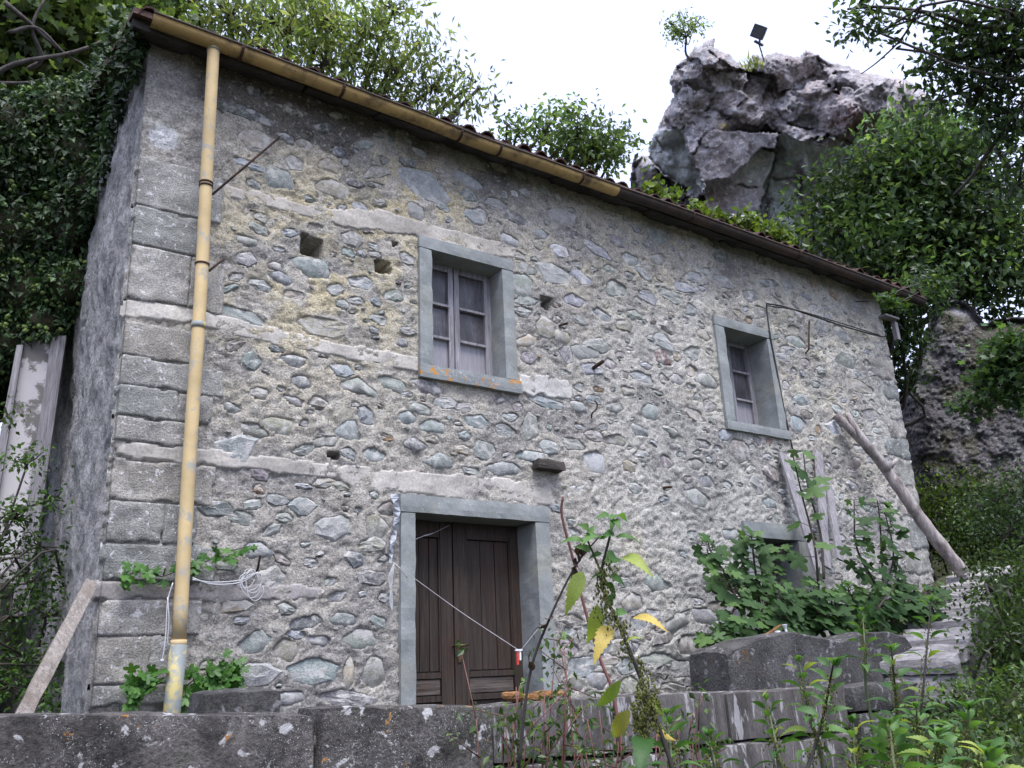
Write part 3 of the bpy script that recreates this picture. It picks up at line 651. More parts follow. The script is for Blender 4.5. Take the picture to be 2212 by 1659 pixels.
# iron stakes, hooks, nails and beam ends in the wall
def stake(name, pts, r, mat=M_RUST): return MB().tube(pts, r, 6).build(name, mat, house, True)
stake("iron_stake", [pat(415) + (.05, .0, 0), F(600, 300, -.05), F(606, 292, .05)], [.009, .009, .007])
stake("iron_stake", [pat(580) + (.05, 0, 0), F(480, 562, -.04), F(486, 556, .05)], [.009, .009, .007])
stake("iron_spike", [F(562, 1200, -.16), F(557, 1228, -.08), F(548, 1250, .03)], .008)
stake("iron_peg", [F(1303, 780, -.16), F(1275, 800, .04)], .02)
stake("iron_peg", [F(1226, 698, -.12), F(1205, 705, .04)], .012)
stake("iron_peg", [F(1450, 1052, -.10), F(1424, 1054, .05)], .013)
stake("iron_hook", curve_pts([F(1278, 905, .03), F(1279, 893, -.06), F(1288, 884, -.08), F(1290, 872, -.08), F(1284, 866, -.08)], 12), .008)
stake("iron_rod", [F(1748, 694, -.05), F(1747, 755, -.05), F(1736, 768, .03)], .011)
c = F(1177, 1008); p, f = rbox((.30, .16, .085), (6, 3, 3), .01, .016, 9, 5); new("beam_end", p + np.array([c[0], -.03, c[2]]), f, M_BEAM, house, False)
# black cable on the right
cb = [F(1712, 970, -.03), F(1693, 880, -.03), F(1678, 800, -.04), F(1663, 720, -.05), F(1656, 662, -.05), F(1662, 657, -.06), F(1700, 664, -.08), F(1760, 684, -.08), F(1830, 707, -.05), F(1905, 727, -.05), F(1915, 718, .02)]
MB().tube(curve_pts(cb, 70), .010, 6).build("cable", M_BLACK, house, True)
MB().tube(curve_pts([F(1656, 660, -.06), F(1720, 670, -.10), F(1790, 690, -.10), F(1900, 724, -.06)], 30), .008, 6).build("cable", M_BLACK, house, True)
_e = F(1918, 690, -.02)
MB().box(_e + (-.2, -.10, -.012), _e + (.12, .02, .012)).box(_e + (.05, -.06, -.30), _e + (.12, .0, -.04)).build("cable_bracket", M_GREYWOOD, house)

# stone framed windows and doors
def surround(root, o, i, depth, sill=True, mlow=M_SILL, sillw=.03):
    x0, x1, z0, z1 = o; a0, a1, b0, b1 = i
    def blk(name, x0, x1, z0, z1, mat, seed, yf=-.035):
        p, f = rbox((x1 - x0, depth - yf, z1 - z0), (max(3, int((x1-x0)/.045)), 6, max(3, int((z1-z0)/.045))), .010, .006, 9, seed)
        return new(name, p + np.array([(x0+x1)/2, (depth+yf)/2, (z0+z1)/2]), f, mat, root, False)
    blk("lintel", x0, x1, b1, z1, M_FRAME, 1, -.037); g = .003
    zb = b0 if sill else z0
    blk("jamb", x0 + .004, a0, zb + g, b1 - g, M_FRAME, 2); blk("jamb", a1, x1 - .004, zb + g, b1 - g, M_FRAME, 3)
    if sill: blk("sill", x0 - .002, x1 + sillw, z0, b0, mlow, 4, -.045)
def rails(root, name, spec, y, th, mat):
    for (xa, xb, za, zb) in spec:
        p, f = rbox((xb - xa, th, zb - za), (1, 1, 1), .004, .0, 1, 0)
        new(name, p + np.array([(xa+xb)/2, y + th/2, (za+zb)/2]), f, mat, root, False)
w1 = link("window", bpy.data.meshes.new("window_core"), None, house); w1d = .40
def opening(name, o, i, label, y):
    """the dark timber head behind the frame carries the window's parts"""
    a0, a1, b0, b1 = i
    e = MB().box((a0 - .02, y + .05, b1 - .02), (a1 + .02, y + .09, b1 + .05)).box((a0 - .03, y + .055, b0 - .03), (a0 - .001, y + .085, b1 - .021))
    r = e.build(name, M_SHUT, house); tag(r, label); return r
bpy.data.objects.remove(w1)
yW = .185
w1 = opening("window", W1["o"], W1["i"], "upper middle window with two weathered wooden casements", yW)
surround(w1, W1["o"], W1["i"], .30, True, M_SILL1)
a0, a1, b0, b1 = W1["i"]
xm = F(981, 690, yW)[0]; zr = [F(1030, 690, yW)[2], F(1030, 772, yW)[2]]
zr = [F(1010, 672, yW)[2], F(1012, 742, yW)[2]]
def casement(root, xa, xb, za, zb, zr, y, sl, sr, pan=M_PANEL):
    rails(root, "casement_stile", [(xa, xa + sl, za, zb), (xb - sr, xb, za, zb)], y, .045, M_SHUT)
    rails(root, "casement_rail", [(xa + sl, xb - sr, zb - .07, zb), (xa + sl, xb - sr, za, za + .03)], y + .002, .04, M_SHUT)
    rails(root, "glazing_bar", [(xa + sl - .004, xb - sr + .004, q - .013, q + .013) for q in zr], y - .012, .045, M_SHUT)
    zs = [za + .03] + sorted(zr) + [zb - .07]
    for q in range(len(zs) - 1): rails(root, "panel", [(xa + sl - .003, xb - sr + .003, zs[q] + .002, zs[q+1] - .002)], y + .030, .012, pan if q else M_PANELB)
casement(w1, a0 - .02, xm - .003, b0 - .01, b1 + .01, zr, yW, .06, .055)
casement(w1, xm + .003, a1 + .02, b0 - .01, b1 + .01, zr, yW - .004, .055, .09)
w2 = opening("window", W2["o"], W2["i"], "upper right window, its single casement ajar on a dark gap", yW)
surround(w2, W2["o"], W2["i"], .34)
a0, a1, b0, b1 = W2["i"]; yV = .25
xa = F(1577, 800, yV)[0]; zr = [F(1605, 806, yV)[2], F(1612, 866, yV)[2]]
casement(w2, xa, a1 + .02, b0 - .01, b1 + .01, zr, yV, .045, .09)
c = F(1583, 897, .02); p, f = rbox((.05, .05, .05), (2, 2, 2), .02, .004, 9, 3); new("pebble", p + np.array([c[0], .03, b0 + .022]), f, M_STONE, w2, True, np.tile((.2, .16, .14), (len(p), 1)))

dr = opening("door", DR["o"], DR["i"], "weathered dark wooden double door in a grey stone frame", .25)
surround(dr, DR["o"], DR["i"], .36, False)
yD = .24; a0, a1, b0, b1 = DR["i"]
def dx_(x, y=1300): return F(x, y, yD)[0]
zb1 = F(1040, 1448, yD)[2]; zb2 = F(1040, 1462, yD)[2]; zb3 = F(1040, 1497, yD)[2]
j = dx_(980)                               # where the two leaves meet
def door_leaf(xa, xb, sl, sr, label):
    lf = link("door_leaf", mesh_np("door_leaf", *(lambda p: (p[0] + np.array([(xa+xb)/2, yD + .05, (b1+.8)/2]), p[1]))(rbox((xb - xa, .014, b1 - .8), (2, 1, 2), .002, 0, 1)), False), M_DOOR, dr); tag(lf, label)
    return lf
for (xa, xb, sl, sr, lab) in ((a0 - .02, j - .004, .12, dx_(978) - dx_(951), "narrow left door leaf"), (j + .004, a1 + .03, dx_(1012) - dx_(982), dx_(1113) - dx_(1088), "right door leaf with handle and keyhole plate")):
    lf = door_leaf(xa, xb, sl, sr, lab); tag(lf, lab)
    def pc(name, x0, x1, z0, z1, y, th, mat):
        p, f = rbox((x1 - x0, th, z1 - z0), (1, 1, 1), .006, 0, 1); new(name, p + np.array([(x0+x1)/2, y + th/2, (z0+z1)/2]), f, mat, dr, False)
    pc("door_stile", xa, xa + sl, .8, b1, yD, .05, M_DOOR); pc("door_stile", xb - sr, xb, .8, b1, yD, .05, M_DOOR)
    pc("door_rail", xa + sl, xb - sr, b1 - .14, b1, yD + .002, .045, M_DOOR)
    pc("door_rail", xa + sl, xb - sr, zb2, zb1, yD + .002, .045, M_DOOR)
    pc("door_rail", xa + sl, xb - sr, zb3 - .05, zb3, yD + .002, .045, M_DOOR)
    n = 3 if xb - xa > .5 else 2
    for q in range(n):
        w = (xb - sr - xa - sl) / n
        pc("door_board", xa + sl + q * w + .0012, xa + sl + (q + 1) * w - .0012, zb1 + .004, b1 - .145, yD + .026 + .002 * (q % 2), .02, M_DOOR)
    pc("door_moulding", xa + sl - .004, xa + sl + .014, zb1, b1 - .14, yD + .006, .03, M_DOOR); pc("door_moulding", xb - sr - .014, xb - sr + .004, zb1, b1 - .14, yD + .006, .03, M_DOOR)
    pc("door_panel", xa + sl + .006, xb - sr - .006, zb3 + .004, zb2 - .004, yD + .012, .02, M_DOORLOW)
    pc("door_panel", xa + sl + .006, xb - sr - .006, .85, zb3 - .055, yD + .022, .02, M_DOOR)
h0 = F(986, 1395, yD - .05); h1 = F(1012, 1393, yD - .05)
MB().tube([h0, h1 + (0, 0, 0)], [.011, .009], 8).tube([h0 + (0, .05, 0), h0], .008, 8).build("door_handle", M_BRASS, dr, True)
c = F(993, 1418, yD); MB().box(c + (-.018, -.008, -.045), c + (.018, .004, .045)).build("keyhole_plate", M_BRASS, dr)
# half hidden lower doorway on the right
d2 = opening("doorway", D2["o"], D2["i"], "half hidden doorway in shadow behind the fig leaves", .5)
surround(d2, D2["o"], D2["i"], .36, False)
p, f = rbox((D2["i"][1] - D2["i"][0] + .1, .03, D2["i"][3] - 1.2), (2, 1, 3), .004, 0, 1); new("door_leaf", p + np.array([(D2["i"][0] + D2["i"][1]) / 2, .62, (D2["i"][3] + 1.2) / 2]), f, M_DOOR, d2, False)

# ------------------------------------------------------------------ walls and loose stones in front
def block(name, x0, x1, y0, y1, z0, z1, mat, parent, seed, seg=None, bev=.012, amp=.018, fr=8, shear=0.0, rot=0.0, dz=0.0):
    l = (x1 - x0, y1 - y0, z1 - z0); seg = seg or tuple(max(2, min(14, int(t / .07))) for t in l)
    p, f = rbox(l, seg, bev, amp, fr, seed); p[:, 2] += shear * p[:, 0]
    if rot: p = np.stack([p[:, 0] * cos(rot) - p[:, 1] * sin(rot), p[:, 0] * sin(rot) + p[:, 1] * cos(rot), p[:, 2]], -1)
    o = new(name, p + np.array([(x0+x1)/2, (y0+y1)/2, (z0+z1)/2 + dz]), f, mat, parent, True); o.data.set_sharp_from_angle(angle=RAD(32)); return o
YP = -1.9
pa = thing("parapet_wall", "low parapet of big dark lichened blocks along the bottom left edge", "wall", (1.2, YP, .2))
xj = F(690, 1526, YP)[0]; xe = F(1062, 1530, YP)[0]
zt0, ztj, zte = 1.575, F(690, 1526, YP)[2], F(1040, 1529, YP)[2]
block("block", -1.3, xj - .012, YP, YP + .34, 1.0, (F(300, 1523, YP)[2] + ztj) / 2 + .02, M_PARA, pa, 1, (40, 5, 10), .03, .014, 4, -.05)
block("block", xj + .012, xe, YP - .01, YP + .33, .98, (ztj + zte) / 2, M_PARA, pa, 2, (18, 5, 10), .03, .016, 4, -.05)
for k, (a, b) in enumerate(((-1.3, .2), (.21, 1.3), (1.31, 2.2), (2.21, xe + .1))): block("block", a, b - .01, YP - .02, YP + .34, .45, .975, M_PARA, pa, 5 + k)
pb_ = thing("streaked_parapet", "grey parapet continuing right, white streaks running down its face", "wall", (4.3, YP, .2))
xb1 = F(1832, 1485, YP)[0]; xs_ = [xe + .01, 3.55, 4.5, xb1]
for k in range(3):
    xa, xb = xs_[k], xs_[k+1]; za = 1.455 - .012 * k
    block("block", xa, xb - .012, YP + .01, YP + .36, za - .30, za, M_PARB, pb_, 20 + k, (12, 4, 6), .022, .014, 4)
xs2 = [xe + .01, 3.2, 4.05, 4.9, xb1 - .02]
for k in range(4): block("block", xs2[k], xs2[k+1] - .012, YP - .02, YP + .36, .72, 1.135 - .01 * k, M_PARB, pb_, 30 + k, (8, 4, 6), .03, .02, 4)
for k in range(4): block("block", xs2[k] - .1, xs2[k+1] - .12, YP - .05, YP + .36, .25, .71, M_PARB, pb_, 36 + k, (8, 4, 6), .03, .02, 4)
pier = thing("stone_pier", "dark stacked pier at the end of the streaked parapet", "pier", (6.1, YP, .5))
zc = 1.42
for k, h in enumerate((.19, .26, .36, .4)):
    block("block", xb1 + .005, F(1975, 1500, YP)[0] + .03 * k, YP - .03 - .02 * k, YP + .5, zc - h + .006, zc, M_DARK, pier, 40 + k, (7, 5, 4), .03, .018, 4); zc -= h
# the humped slab standing behind the parapet
hs_prof = [(1572, 1413), (1580, 1404), (1640, 1382), (1700, 1367), (1740, 1370), (1790, 1381), (1815, 1387), (1845, 1377), (1880, 1364), (1930, 1366), (1956, 1376), (1972, 1400)]
YH = -1.5; pw = np.array([F(a, b, YH) for a, b in hs_prof])
xs3 = np.linspace(pw[0, 0], pw[-1, 0], 44); top = np.interp(xs3, pw[:, 0], pw[:, 2]); nv_ = 12; ny_ = 6
prof = []
for i, x in enumerate(xs3):
    zb = 1.12; ring = [(YH, zb + (top[i] - .012 - zb) * t) for t in np.linspace(0, 1, nv_)] + [(YH + .010, top[i] - .002)] + [(YH + .03 + .34 * t, top[i] + .012 * sin(3.1 * t)) for t in np.linspace(0, 1, ny_)] + [(YH + .40, top[i] - .05), (YH + .40, zb)]
    prof.append([(x, a, b) for a, b in ring])
prof = np.array(prof); K = prof.shape[1]; q = prof.reshape(-1, 3)
q = q + .012 * np.stack([fbm(q[:, 0] * 5, q[:, 1] * 5, q[:, 2] * 5 + s, 4) for s in (0, 30, 60)], -1)
hf = [tuple(t) for t in grid_faces(K, len(xs3))[:, ::-1]] + [tuple(range(K)), tuple((len(xs3) - 1) * K + i for i in range(K))[::-1]]
q = q + .005 * np.stack([fbm(q[:, 0] * 22, q[:, 1] * 22, q[:, 2] * 22 + s, 3) for s in (3, 33, 63)], -1)
hs_o = new("humped_slab", q, hf, M_DARK, None, True); hs_o.data.set_sharp_from_angle(angle=RAD(32))
tag(hs_o, "long dark stone slab with a two-humped top, resting behind the parapet", "stone slab")
c = F(525, 1504, -1.45)
hb = block("loose_block", F(440, 1500, -1.5)[0], F(612, 1500, -1.5)[0], -1.5, -1.22, 1.2, F(520, 1491, -1.5)[2], M_DARK, None, 60, (10, 5, 6), .03, .016, 5)
tag(hb, "low dark stone block just behind the parapet near the downpipe", "stone block")
# ramp wall with slab coping on the right
rw = thing("ramp_wall", "sloping wall of light coping slabs climbing beside the green bank", "wall", (8.8, -1.2, 1.0))
A_ = np.array([F(1978, 1450, -1.75)[0], -1.75, 1.50]); B_ = np.array([10.75, -.52, 2.56]); dvec = B_ - A_; L_ = np.linalg.norm(dvec[:2]); ang = math.atan2(dvec[1], dvec[0])
nsl = 19; t = 0
steps = np.cumsum(np.r_[0, rng.uniform(.7, 1.3, nsl)]); steps /= steps[-1]
for k in range(nsl):
    t0, t1 = steps[k], steps[k+1]; m_ = A_ + dvec * (t0 + t1) / 2; ll = (t1 - t0) * L_
    p, f = rbox((ll * 1.04, .62 + rng.uniform(-.06, .06), .11), (5, 9, 2), .010, .026, 7, 70 + k); p[:, 2] += p[:, 0] * (dvec[2] / L_) * .75
    p = np.stack([p[:, 0] * cos(ang) - p[:, 1] * sin(ang), p[:, 0] * sin(ang) + p[:, 1] * cos(ang), p[:, 2]], -1)
    new("coping_slab", p + m_ + np.array([0, 0, rng.uniform(-.03, .03)]), f, M_COPE, rw, False)
for lev in range(3):
    for k in range(8):
        t0, t1 = k / 8 + lev * .03, (k + 1) / 8 + lev * .03; m_ = A_ + dvec * min((t0 + t1) / 2, .97)
        p, f = rbox((L_ / 8 - .015, .54, .27), (5, 4, 3), .03, .02, 5, 90 + k + lev * 9); p[:, 2] += p[:, 0] * (dvec[2] / L_)
        p = np.stack([p[:, 0] * cos(ang) - p[:, 1] * sin(ang), p[:, 0] * sin(ang) + p[:, 1] * cos(ang), p[:, 2]], -1)
        new("stone", p + m_ - np.array([0, 0, .19 + lev * .28]), f, M_COPE, rw, True)

# ------------------------------------------------------------------ crag, boulders
def relief_rock(name, outline, dist, depthf, colf, step, mat, back=4.0, rpx=45, rdep=1.6):
    """a solid rock: front relief inside a measured outline, rounded at the rim, closed behind"""
    p = np.array(outline, float); xs = np.arange(p[:, 0].min() - step, p[:, 0].max() + step * 2, step); ys = np.arange(p[:, 1].min() - step, p[:, 1].max() + step * 2, step)
    X, Y = np.meshgrid(xs, ys); ins = inpoly(X, Y, outline); d = polydist(X, Y, outline) * np.where(ins, 1, -1)
    d = d + 2.2 * fbm(X * .09, Y * .09, 3, 2) + 1.2 * fbm(X * .3, Y * .3, 9, 1)
    e = np.clip(d / rpx, 0, 1); rim = rdep * (1 - np.sqrt(1 - (1 - e) ** 2))
    D = depthf(X, Y) * sstep(-2, 14, d) + rim
    col = colf(X, Y, D)
    Q = np.stack([(X - PC[0]) / FPX, (Y - PC[1]) / FPX], -1)
    R = Q[..., :1] * CR - Q[..., 1:] * CU + CF; R = R / np.linalg.norm(R, axis=-1, keepdims=True)
    front = CAM + R * (dist + D)[..., None]; bk = np.maximum(D + .05, rdep + back * np.sqrt(np.clip(1 - (1 - np.clip(d / (rpx * 3), 0, 1)) ** 2, 0, 1)))
    bkp = CAM + R * (dist + bk)[..., None]
    f = grid_faces(len(xs), len(ys)); dm = d.ravel()[f]; f = f[(dm > -step * .2).all(1)]
    n = X.size; fb = f + n; allf = np.concatenate([f[:, ::-1], fb])
    # close the rim
    from collections import Counter
    ed = np.concatenate([f[:, [0, 1]], f[:, [1, 2]], f[:, [2, 3]], f[:, [3, 0]]]); key = np.sort(ed, 1); k2 = key[:, 0].astype(np.int64) * n + key[:, 1]
    u, c = np.unique(k2, return_counts=True); b = ed[np.isin(k2, u[c == 1])]
    rimf = np.stack([b[:, 0], b[:, 1], b[:, 1] + n, b[:, 0] + n], -1)
    allf = np.concatenate([allf, rimf]); vv = np.concatenate([front.reshape(-1, 3), bkp.reshape(-1, 3)]); cc = np.concatenate([col.reshape(-1, 3)] * 2)
    vv, allf, u = strip(vv, allf)
    return new(name, vv, allf, mat, None, True, cc[u])
def cg(*pts): return [(1343 + .28565 * a, 63.2 + .28565 * b) for a, b in pts]
crag_out = cg((60,1120),(75,1030),(100,950),(205,955),(210,870),(300,690),(340,590),(385,500),(360,380),(410,270),(500,200),(530,150),(620,95),(700,65),(700,120),(740,160),(815,180),(820,205),(900,270),(940,265),(1005,290),(980,195),(1030,190),(1050,215),(1180,170),(1240,195),(1340,210),(1390,160),(1480,190),(1560,240),(1700,275)) + [(1860,155),(1886,161),(1951,168),(1979,186),(2015,211),(2051,250),(2083,286),(2100,357),(2110,640),(1343,640)]
frng = np.random.default_rng(21)
def facets(X, Y, n, box, tilt, off, seed, warp=18):
    r = np.random.default_rng(seed); px = r.uniform(box[0], box[1], n); py = r.uniform(box[2], box[3], n); gx_ = r.normal(0, tilt, n); gy_ = r.normal(0, tilt, n); of = r.normal(0, off, n)
    wx = X + warp * fbm(X * .03, Y * .03, seed, 3); wy = Y + warp * fbm(X * .03, Y * .03, seed + 40, 3)
    best = np.full(X.shape, 1e18); val = np.zeros(X.shape)
    for i in range(n):
        dd = (wx - px[i]) ** 2 + ((wy - py[i]) * 1.25) ** 2; m = dd < best
        best = np.where(m, dd, best); val = np.where(m, of[i] + gx_[i] * (X - px[i]) + gy_[i] * (Y - py[i]), val)
    return val
R1 = cg((1190,800),(1480,868),(1760,925),(1900,960),(1960,2000),(1060,2000),(1030,1400),(1100,1130),(1150,960))
R2 = cg((215,880),(230,790),(470,738),(475,830),(530,960),(600,1100),(610,1245),(500,1260),(420,1170),(300,1060),(205,960))
F1 = cg((690,765),(1190,795),(1160,900),(1060,900),(830,1140),(620,1150),(540,960),(600,800))
F2_ = cg((1060,900),(1165,950),(1100,1130),(1040,1390),(640,1420),(620,1150),(830,1140))
R3 = cg((450,370),(560,365),(720,440),(690,475),(560,460),(480,420))
R4 = cg((1240,720),(1420,640),(1480,660),(1500,760),(1420,780),(1320,750))
R5 = cg((270,1060),(420,1180),(500,1200),(490,1320),(430,1260),(330,1180))
GRV = [cg((1005,290),(1060,400),(1150,520),(1180,620),(1250,720),(1340,750),(1480,780),(1620,820),(1760,880)), cg((690,765),(870,765),(1040,775),(1190,795)), cg((1170,940),(1120,1120),(1040,1390)), cg((205,955),(300,1060),(420,1180),(500,1290)), cg((690,760),(640,800),(540,950)), cg((880,1185),(1030,1195)), cg((1140,1130),(1380,1140)), cg((700,60),(640,160),(740,230),(720,330))]
def crag_depth(X, Y):
    n = fbm(X * .012, Y * .012, 3, 4)
    D = .5 * n + .5 * facets(X, Y, 26, (1350, 2110, 70, 640), .012, .28, 5) + .22 * facets(X, Y, 110, (1350, 2110, 70, 640), .016, .16, 6, 10) + .07 * fbm(X * .07, Y * .07, 8, 4) + .045 * fbm(X * .22, Y * .22, 18, 3)
    smooth = .25 * n + .05 * fbm(X * .05, Y * .05, 8, 3) + .015 * fbm(X * .2, Y * .2, 5, 2)
    D = D + .004 * (Y - 350) * 0
    def under(line, cap, k=.021):
        lx = [q[0] for q in line]; ly = [q[1] for q in line]; return np.clip(k * (Y - np.interp(X, lx, ly)), 0, cap)
    X0, Y0 = X, Y; X = X + 4 * fbm(X * .06, Y * .06, 91, 4); Y = Y + 4 * fbm(X0 * .06, Y0 * .06, 95, 4)
    m = inpoly(X, Y, R1); l = cg((1100,780),(1190,800),(1480,868),(1760,925),(1960,970)); D = np.where(m, smooth + .05 + under(l, .72, .021), D)
    pil = np.exp(-((X - 1343 - .28565 * 1400) / 9) ** 2) + .9 * np.exp(-((X - 1343 - .28565 * 1560) / 16) ** 2); D = np.where(m, D - .35 * pil * sstep(.4, .7, under(l, .72, .021)), D)
    m = inpoly(X, Y, R2); l = cg((200,800),(230,790),(470,738),(530,730)); D = np.where(m, .35 * D + .65 * smooth + under(l, .7, .022), D)
    m = inpoly(X, Y, F1); D = np.where(m, .5 * smooth - .42 + .0022 * (Y - 290) * -1 + .1 * facets(X, Y, 20, (1480, 1700, 270, 420), .02, .1, 9), D)
    m = inpoly(X, Y, F2_); e = polydist(X, Y, cg((1160,890),(1060,900),(830,1140),(620,1150)), False); D = np.where(m, .5 * smooth + .1 - .45 * sstep(14, 2, e) * .0 + .05, D)
    m = inpoly(X, Y, R3); l = cg((440,370),(560,362),(720,436)); D = np.where(m, D * .3 + .1 + under(l, .5, .022), D)
    m = inpoly(X, Y, R4); D = np.where(m, .2 * D + .35, D)
    m = inpoly(X, Y, R5); D = np.where(m, D + .8, D)
    for g in GRV:
        e = polydist(X, Y, g, False) + 1.2 * fbm(X * .1, Y * .1, 7, 2); wv = np.clip(.55 + .8 * fbm(X * .035, Y * .035, 33, 3), 0, 1); D = D + .2 * wv * sstep(1.0 + 3.4 * wv, .4, e)
    D += .7 * sstep(1420, 1340, X) * (1) 
    return D
def crag_col(X, Y, D):
    C = np.tile(np.array([.32, .28, .285]), X.shape + (1,)); n = fbm(X * .02, Y * .02, 61, 4); n2 = fbm(X * .05, Y * .05, 71, 4); X0 = X; X = X + 4 * fbm(X * .06, Y * .06, 91, 4); Y = Y + 4 * fbm(X0 * .06, Y * .06, 95, 4)
    def bl(k, c): nonlocal C; k = np.clip(k, 0, 1)[..., None]; C = C * (1 - k) + np.array(c) * k
    bl(sstep(-.2, .6, n), (.27, .25, .26)); bl(sstep(.2, .7, n2), (.34, .325, .35))
    bl(.8 * np.exp(-((X - 1835) / 50) ** 2 - ((Y - 260) / 35) ** 2) * sstep(-.4, .3, n2), (.21, .10, .085)); bl(.7 * np.exp(-((X - 1550) / 30) ** 2 - ((Y - 430) / 25) ** 2), (.2, .12, .10))
    green = (.42, .48, .465); bl(inpoly(X, Y, R1) * sstep(-.7, -.2, n2) * 1., green); bl(inpoly(X, Y, R2) * sstep(-.6, 0, n2 + .3) * .95, (.40, .43, .43)); bl(inpoly(X, Y, F2_) * (sstep(430, 340, Y) * .8 + .1), (.36, .40, .385)); bl(inpoly(X, Y, R4) * .8, (.27, .29, .28))
    bl(inpoly(X, Y, R1) * np.exp(-((X - 1735 - .12 * (Y - 420)) / 14) ** 2) * sstep(330, 380, Y), (.07, .055, .06)); bl(inpoly(X, Y, R1) * np.exp(-((X - 1655 + .1 * (Y - 480)) / 10) ** 2) * sstep(400, 440, Y), (.06, .055, .06))
    bl(np.exp(-((X - 1565) / 9) ** 2 - ((Y - 272) / 7) ** 2), (.32, .26, .10)); return C
crag = relief_rock("rock_crag", crag_out, 25.0, crag_depth, crag_col, 2.4, M_CRAG, 5.0, 40, 1.5)
tag(crag, "tall fractured purple-grey rock crag rising behind the roof", "rock crag")
bo = [(1940,860),(1956,805),(1988,742),(2008,690),(2022,655),(2045,643),(2078,648),(2108,664),(2128,700),(2150,688),(2200,684),(2300,690),(2420,760),(2450,1000),(2430,1220),(1985,1200),(1972,1060),(1958,960)]
def bo_d(X, Y): return .22 * fbm(X * .006, Y * .006, 2, 3) + .07 * fbm(X * .04, Y * .04, 4, 4) + .035 * fbm(X * .15, Y * .15, 6, 3) + .0035 * (900 - Y)
def bo_c(X, Y, D):
    C = np.tile(np.array([.078, .072, .074]), X.shape + (1,)); n = fbm(X * .03, Y * .03, 81, 4)
    for k, c in ((sstep(.1, .6, n) * .7, (.11, .105, .11)), (sstep(745, 690, Y) * sstep(2125, 2090, X) * sstep(-.5, .2, n), (.27, .26, .27)), (sstep(2025, 2000, X) * sstep(900, 760, Y) * .8, (.15, .15, .13)), (sstep(.3, .7, fbm(X * .02, Y * .02, 91, 3)) * .7, (.06, .055, .03))):
        k = np.clip(k, 0, 1)[..., None]; C = C * (1 - k) + np.array(c) * k
    return C
tag(relief_rock("boulder", bo, 14.6, bo_d, bo_c, 3.2, M_BOULDER, 3.0, 70, 1.4), "huge dark pebbly boulder beside the right end of the house", "boulder")

# ------------------------------------------------------------------ foliage tools
T_OV = np.array([(0, 0, 0), (.26, .45, .07), (0, 1, -.05), (-.26, .45, .07)]), [(0, 1, 2), (0, 2, 3)]
T_NAR = np.array([(0, 0, 0), (.17, .45, .05), (0, 1, -.10), (-.17, .45, .05)]), [(0, 1, 2), (0, 2, 3)]
T_RND = np.array([(0, 0, 0), (.34, .30, .05), (.30, .72, .04), (0, 1, -.04), (-.30, .72, .04), (-.34, .30, .05)]), [(0, 1, 2), (0, 2, 3), (0, 3, 4), (0, 4, 5)]
T_LOB = np.array([(0, 0, 0), (.42, .12, .05), (.22, .38, .0), (.46, .72, .05), (.14, .66, .02), (0, 1, -.06), (-.14, .66, .02), (-.46, .72, .05), (-.22, .38, 0), (-.42, .12, .05)]), [(0, 1, 2), (2, 3, 4), (0, 2, 4), (0, 4, 6), (4, 5, 6), (0, 6, 8), (6, 7, 8), (0, 8, 9)]
T_IVY = np.array([(0, 0, 0), (.40, .06, .03), (.26, .36, .04), (.05, 1, -.06), (-.26, .36, .04), (-.40, .06, .03)]), [(0, 1, 2), (0, 2, 3), (0, 3, 4), (0, 4, 5)]
def leaves(P, size, tmpl, r, axis=None, droop=.4, upb=.6, spread=1.0):
    tv, tf = tmpl; N = len(P)
    d = r.normal(0, 1, (N, 3)) * spread; d[:, 2] -= droop
    if axis is not None: d += axis
    d /= np.linalg.norm(d, axis=1, keepdims=True) + 1e-9
    n = r.normal(0, 1, (N, 3)); n[:, 2] += upb * 2; n -= (n * d).sum(1, keepdims=True) * d; n /= np.linalg.norm(n, axis=1, keepdims=True) + 1e-9
    s = np.cross(d, n); sz = size * r.uniform(.6, 1.25, N)
    V = P[:, None, :] + sz[:, None, None] * (tv[None, :, 0:1] * s[:, None] + tv[None, :, 1:2] * d[:, None] + tv[None, :, 2:3] * n[:, None])
    k = len(tv); Fc = (np.array(tf)[None] + (np.arange(N) * k)[:, None, None]).reshape(-1, 3)
    return V.reshape(-1, 3), Fc, k
def leafcol(N, k, r, cols, wts, jit=.3):
    c = np.array(cols)[r.choice(len(cols), N, p=np.array(wts) / sum(wts))] * np.exp(r.normal(0, jit, (N, 1))); return np.repeat(np.clip(c, .004, .7), k, axis=0)
def leafmass(name, P, size, tmpl, cols, wts, parent, mat=None, seed=0, clump=.45, **kw):
    r = np.random.default_rng(seed); P = np.asarray(P); V, Fc, k = leaves(P, size, tmpl, r, **kw)
    return new(name, V, Fc, mat or M_LEAF, parent, False, leafcol(len(P), k, r, cols, wts) * np.repeat(np.exp(clump * fbm(P[:, 0] * .9 / max(size, .08) * .14, P[:, 1] * .9 / max(size, .08) * .14, P[:, 2] * 1.1 / max(size, .08) * .14, 3))[:, None], k, axis=0))
def crown_points(blobs, ncl, per, cr, r, shell=.55):
    """clusters of leaves at twig ends through the volume of each blob; returns leaf points, blob centres, twig ends"""
    P, T = [], []
    tot = sum(b[1] ** 2 for b in blobs)
    for (c, rad) in blobs:
        n = max(2, int(ncl * rad ** 2 / tot)); d = r.normal(0, 1, (n, 3)); d /= np.linalg.norm(d, axis=1, keepdims=True)
        q = c + d * (rad * r.uniform(shell ** 3, 1, (n, 1)) ** (1 / 3)) * np.array([1, 1, .85]); T.append(q)
        for e in q:
            m = r.poisson(per); P.append(e + r.normal(0, cr, (m, 3)) * np.array([1, 1, .7]))
    return np.concatenate(P), T
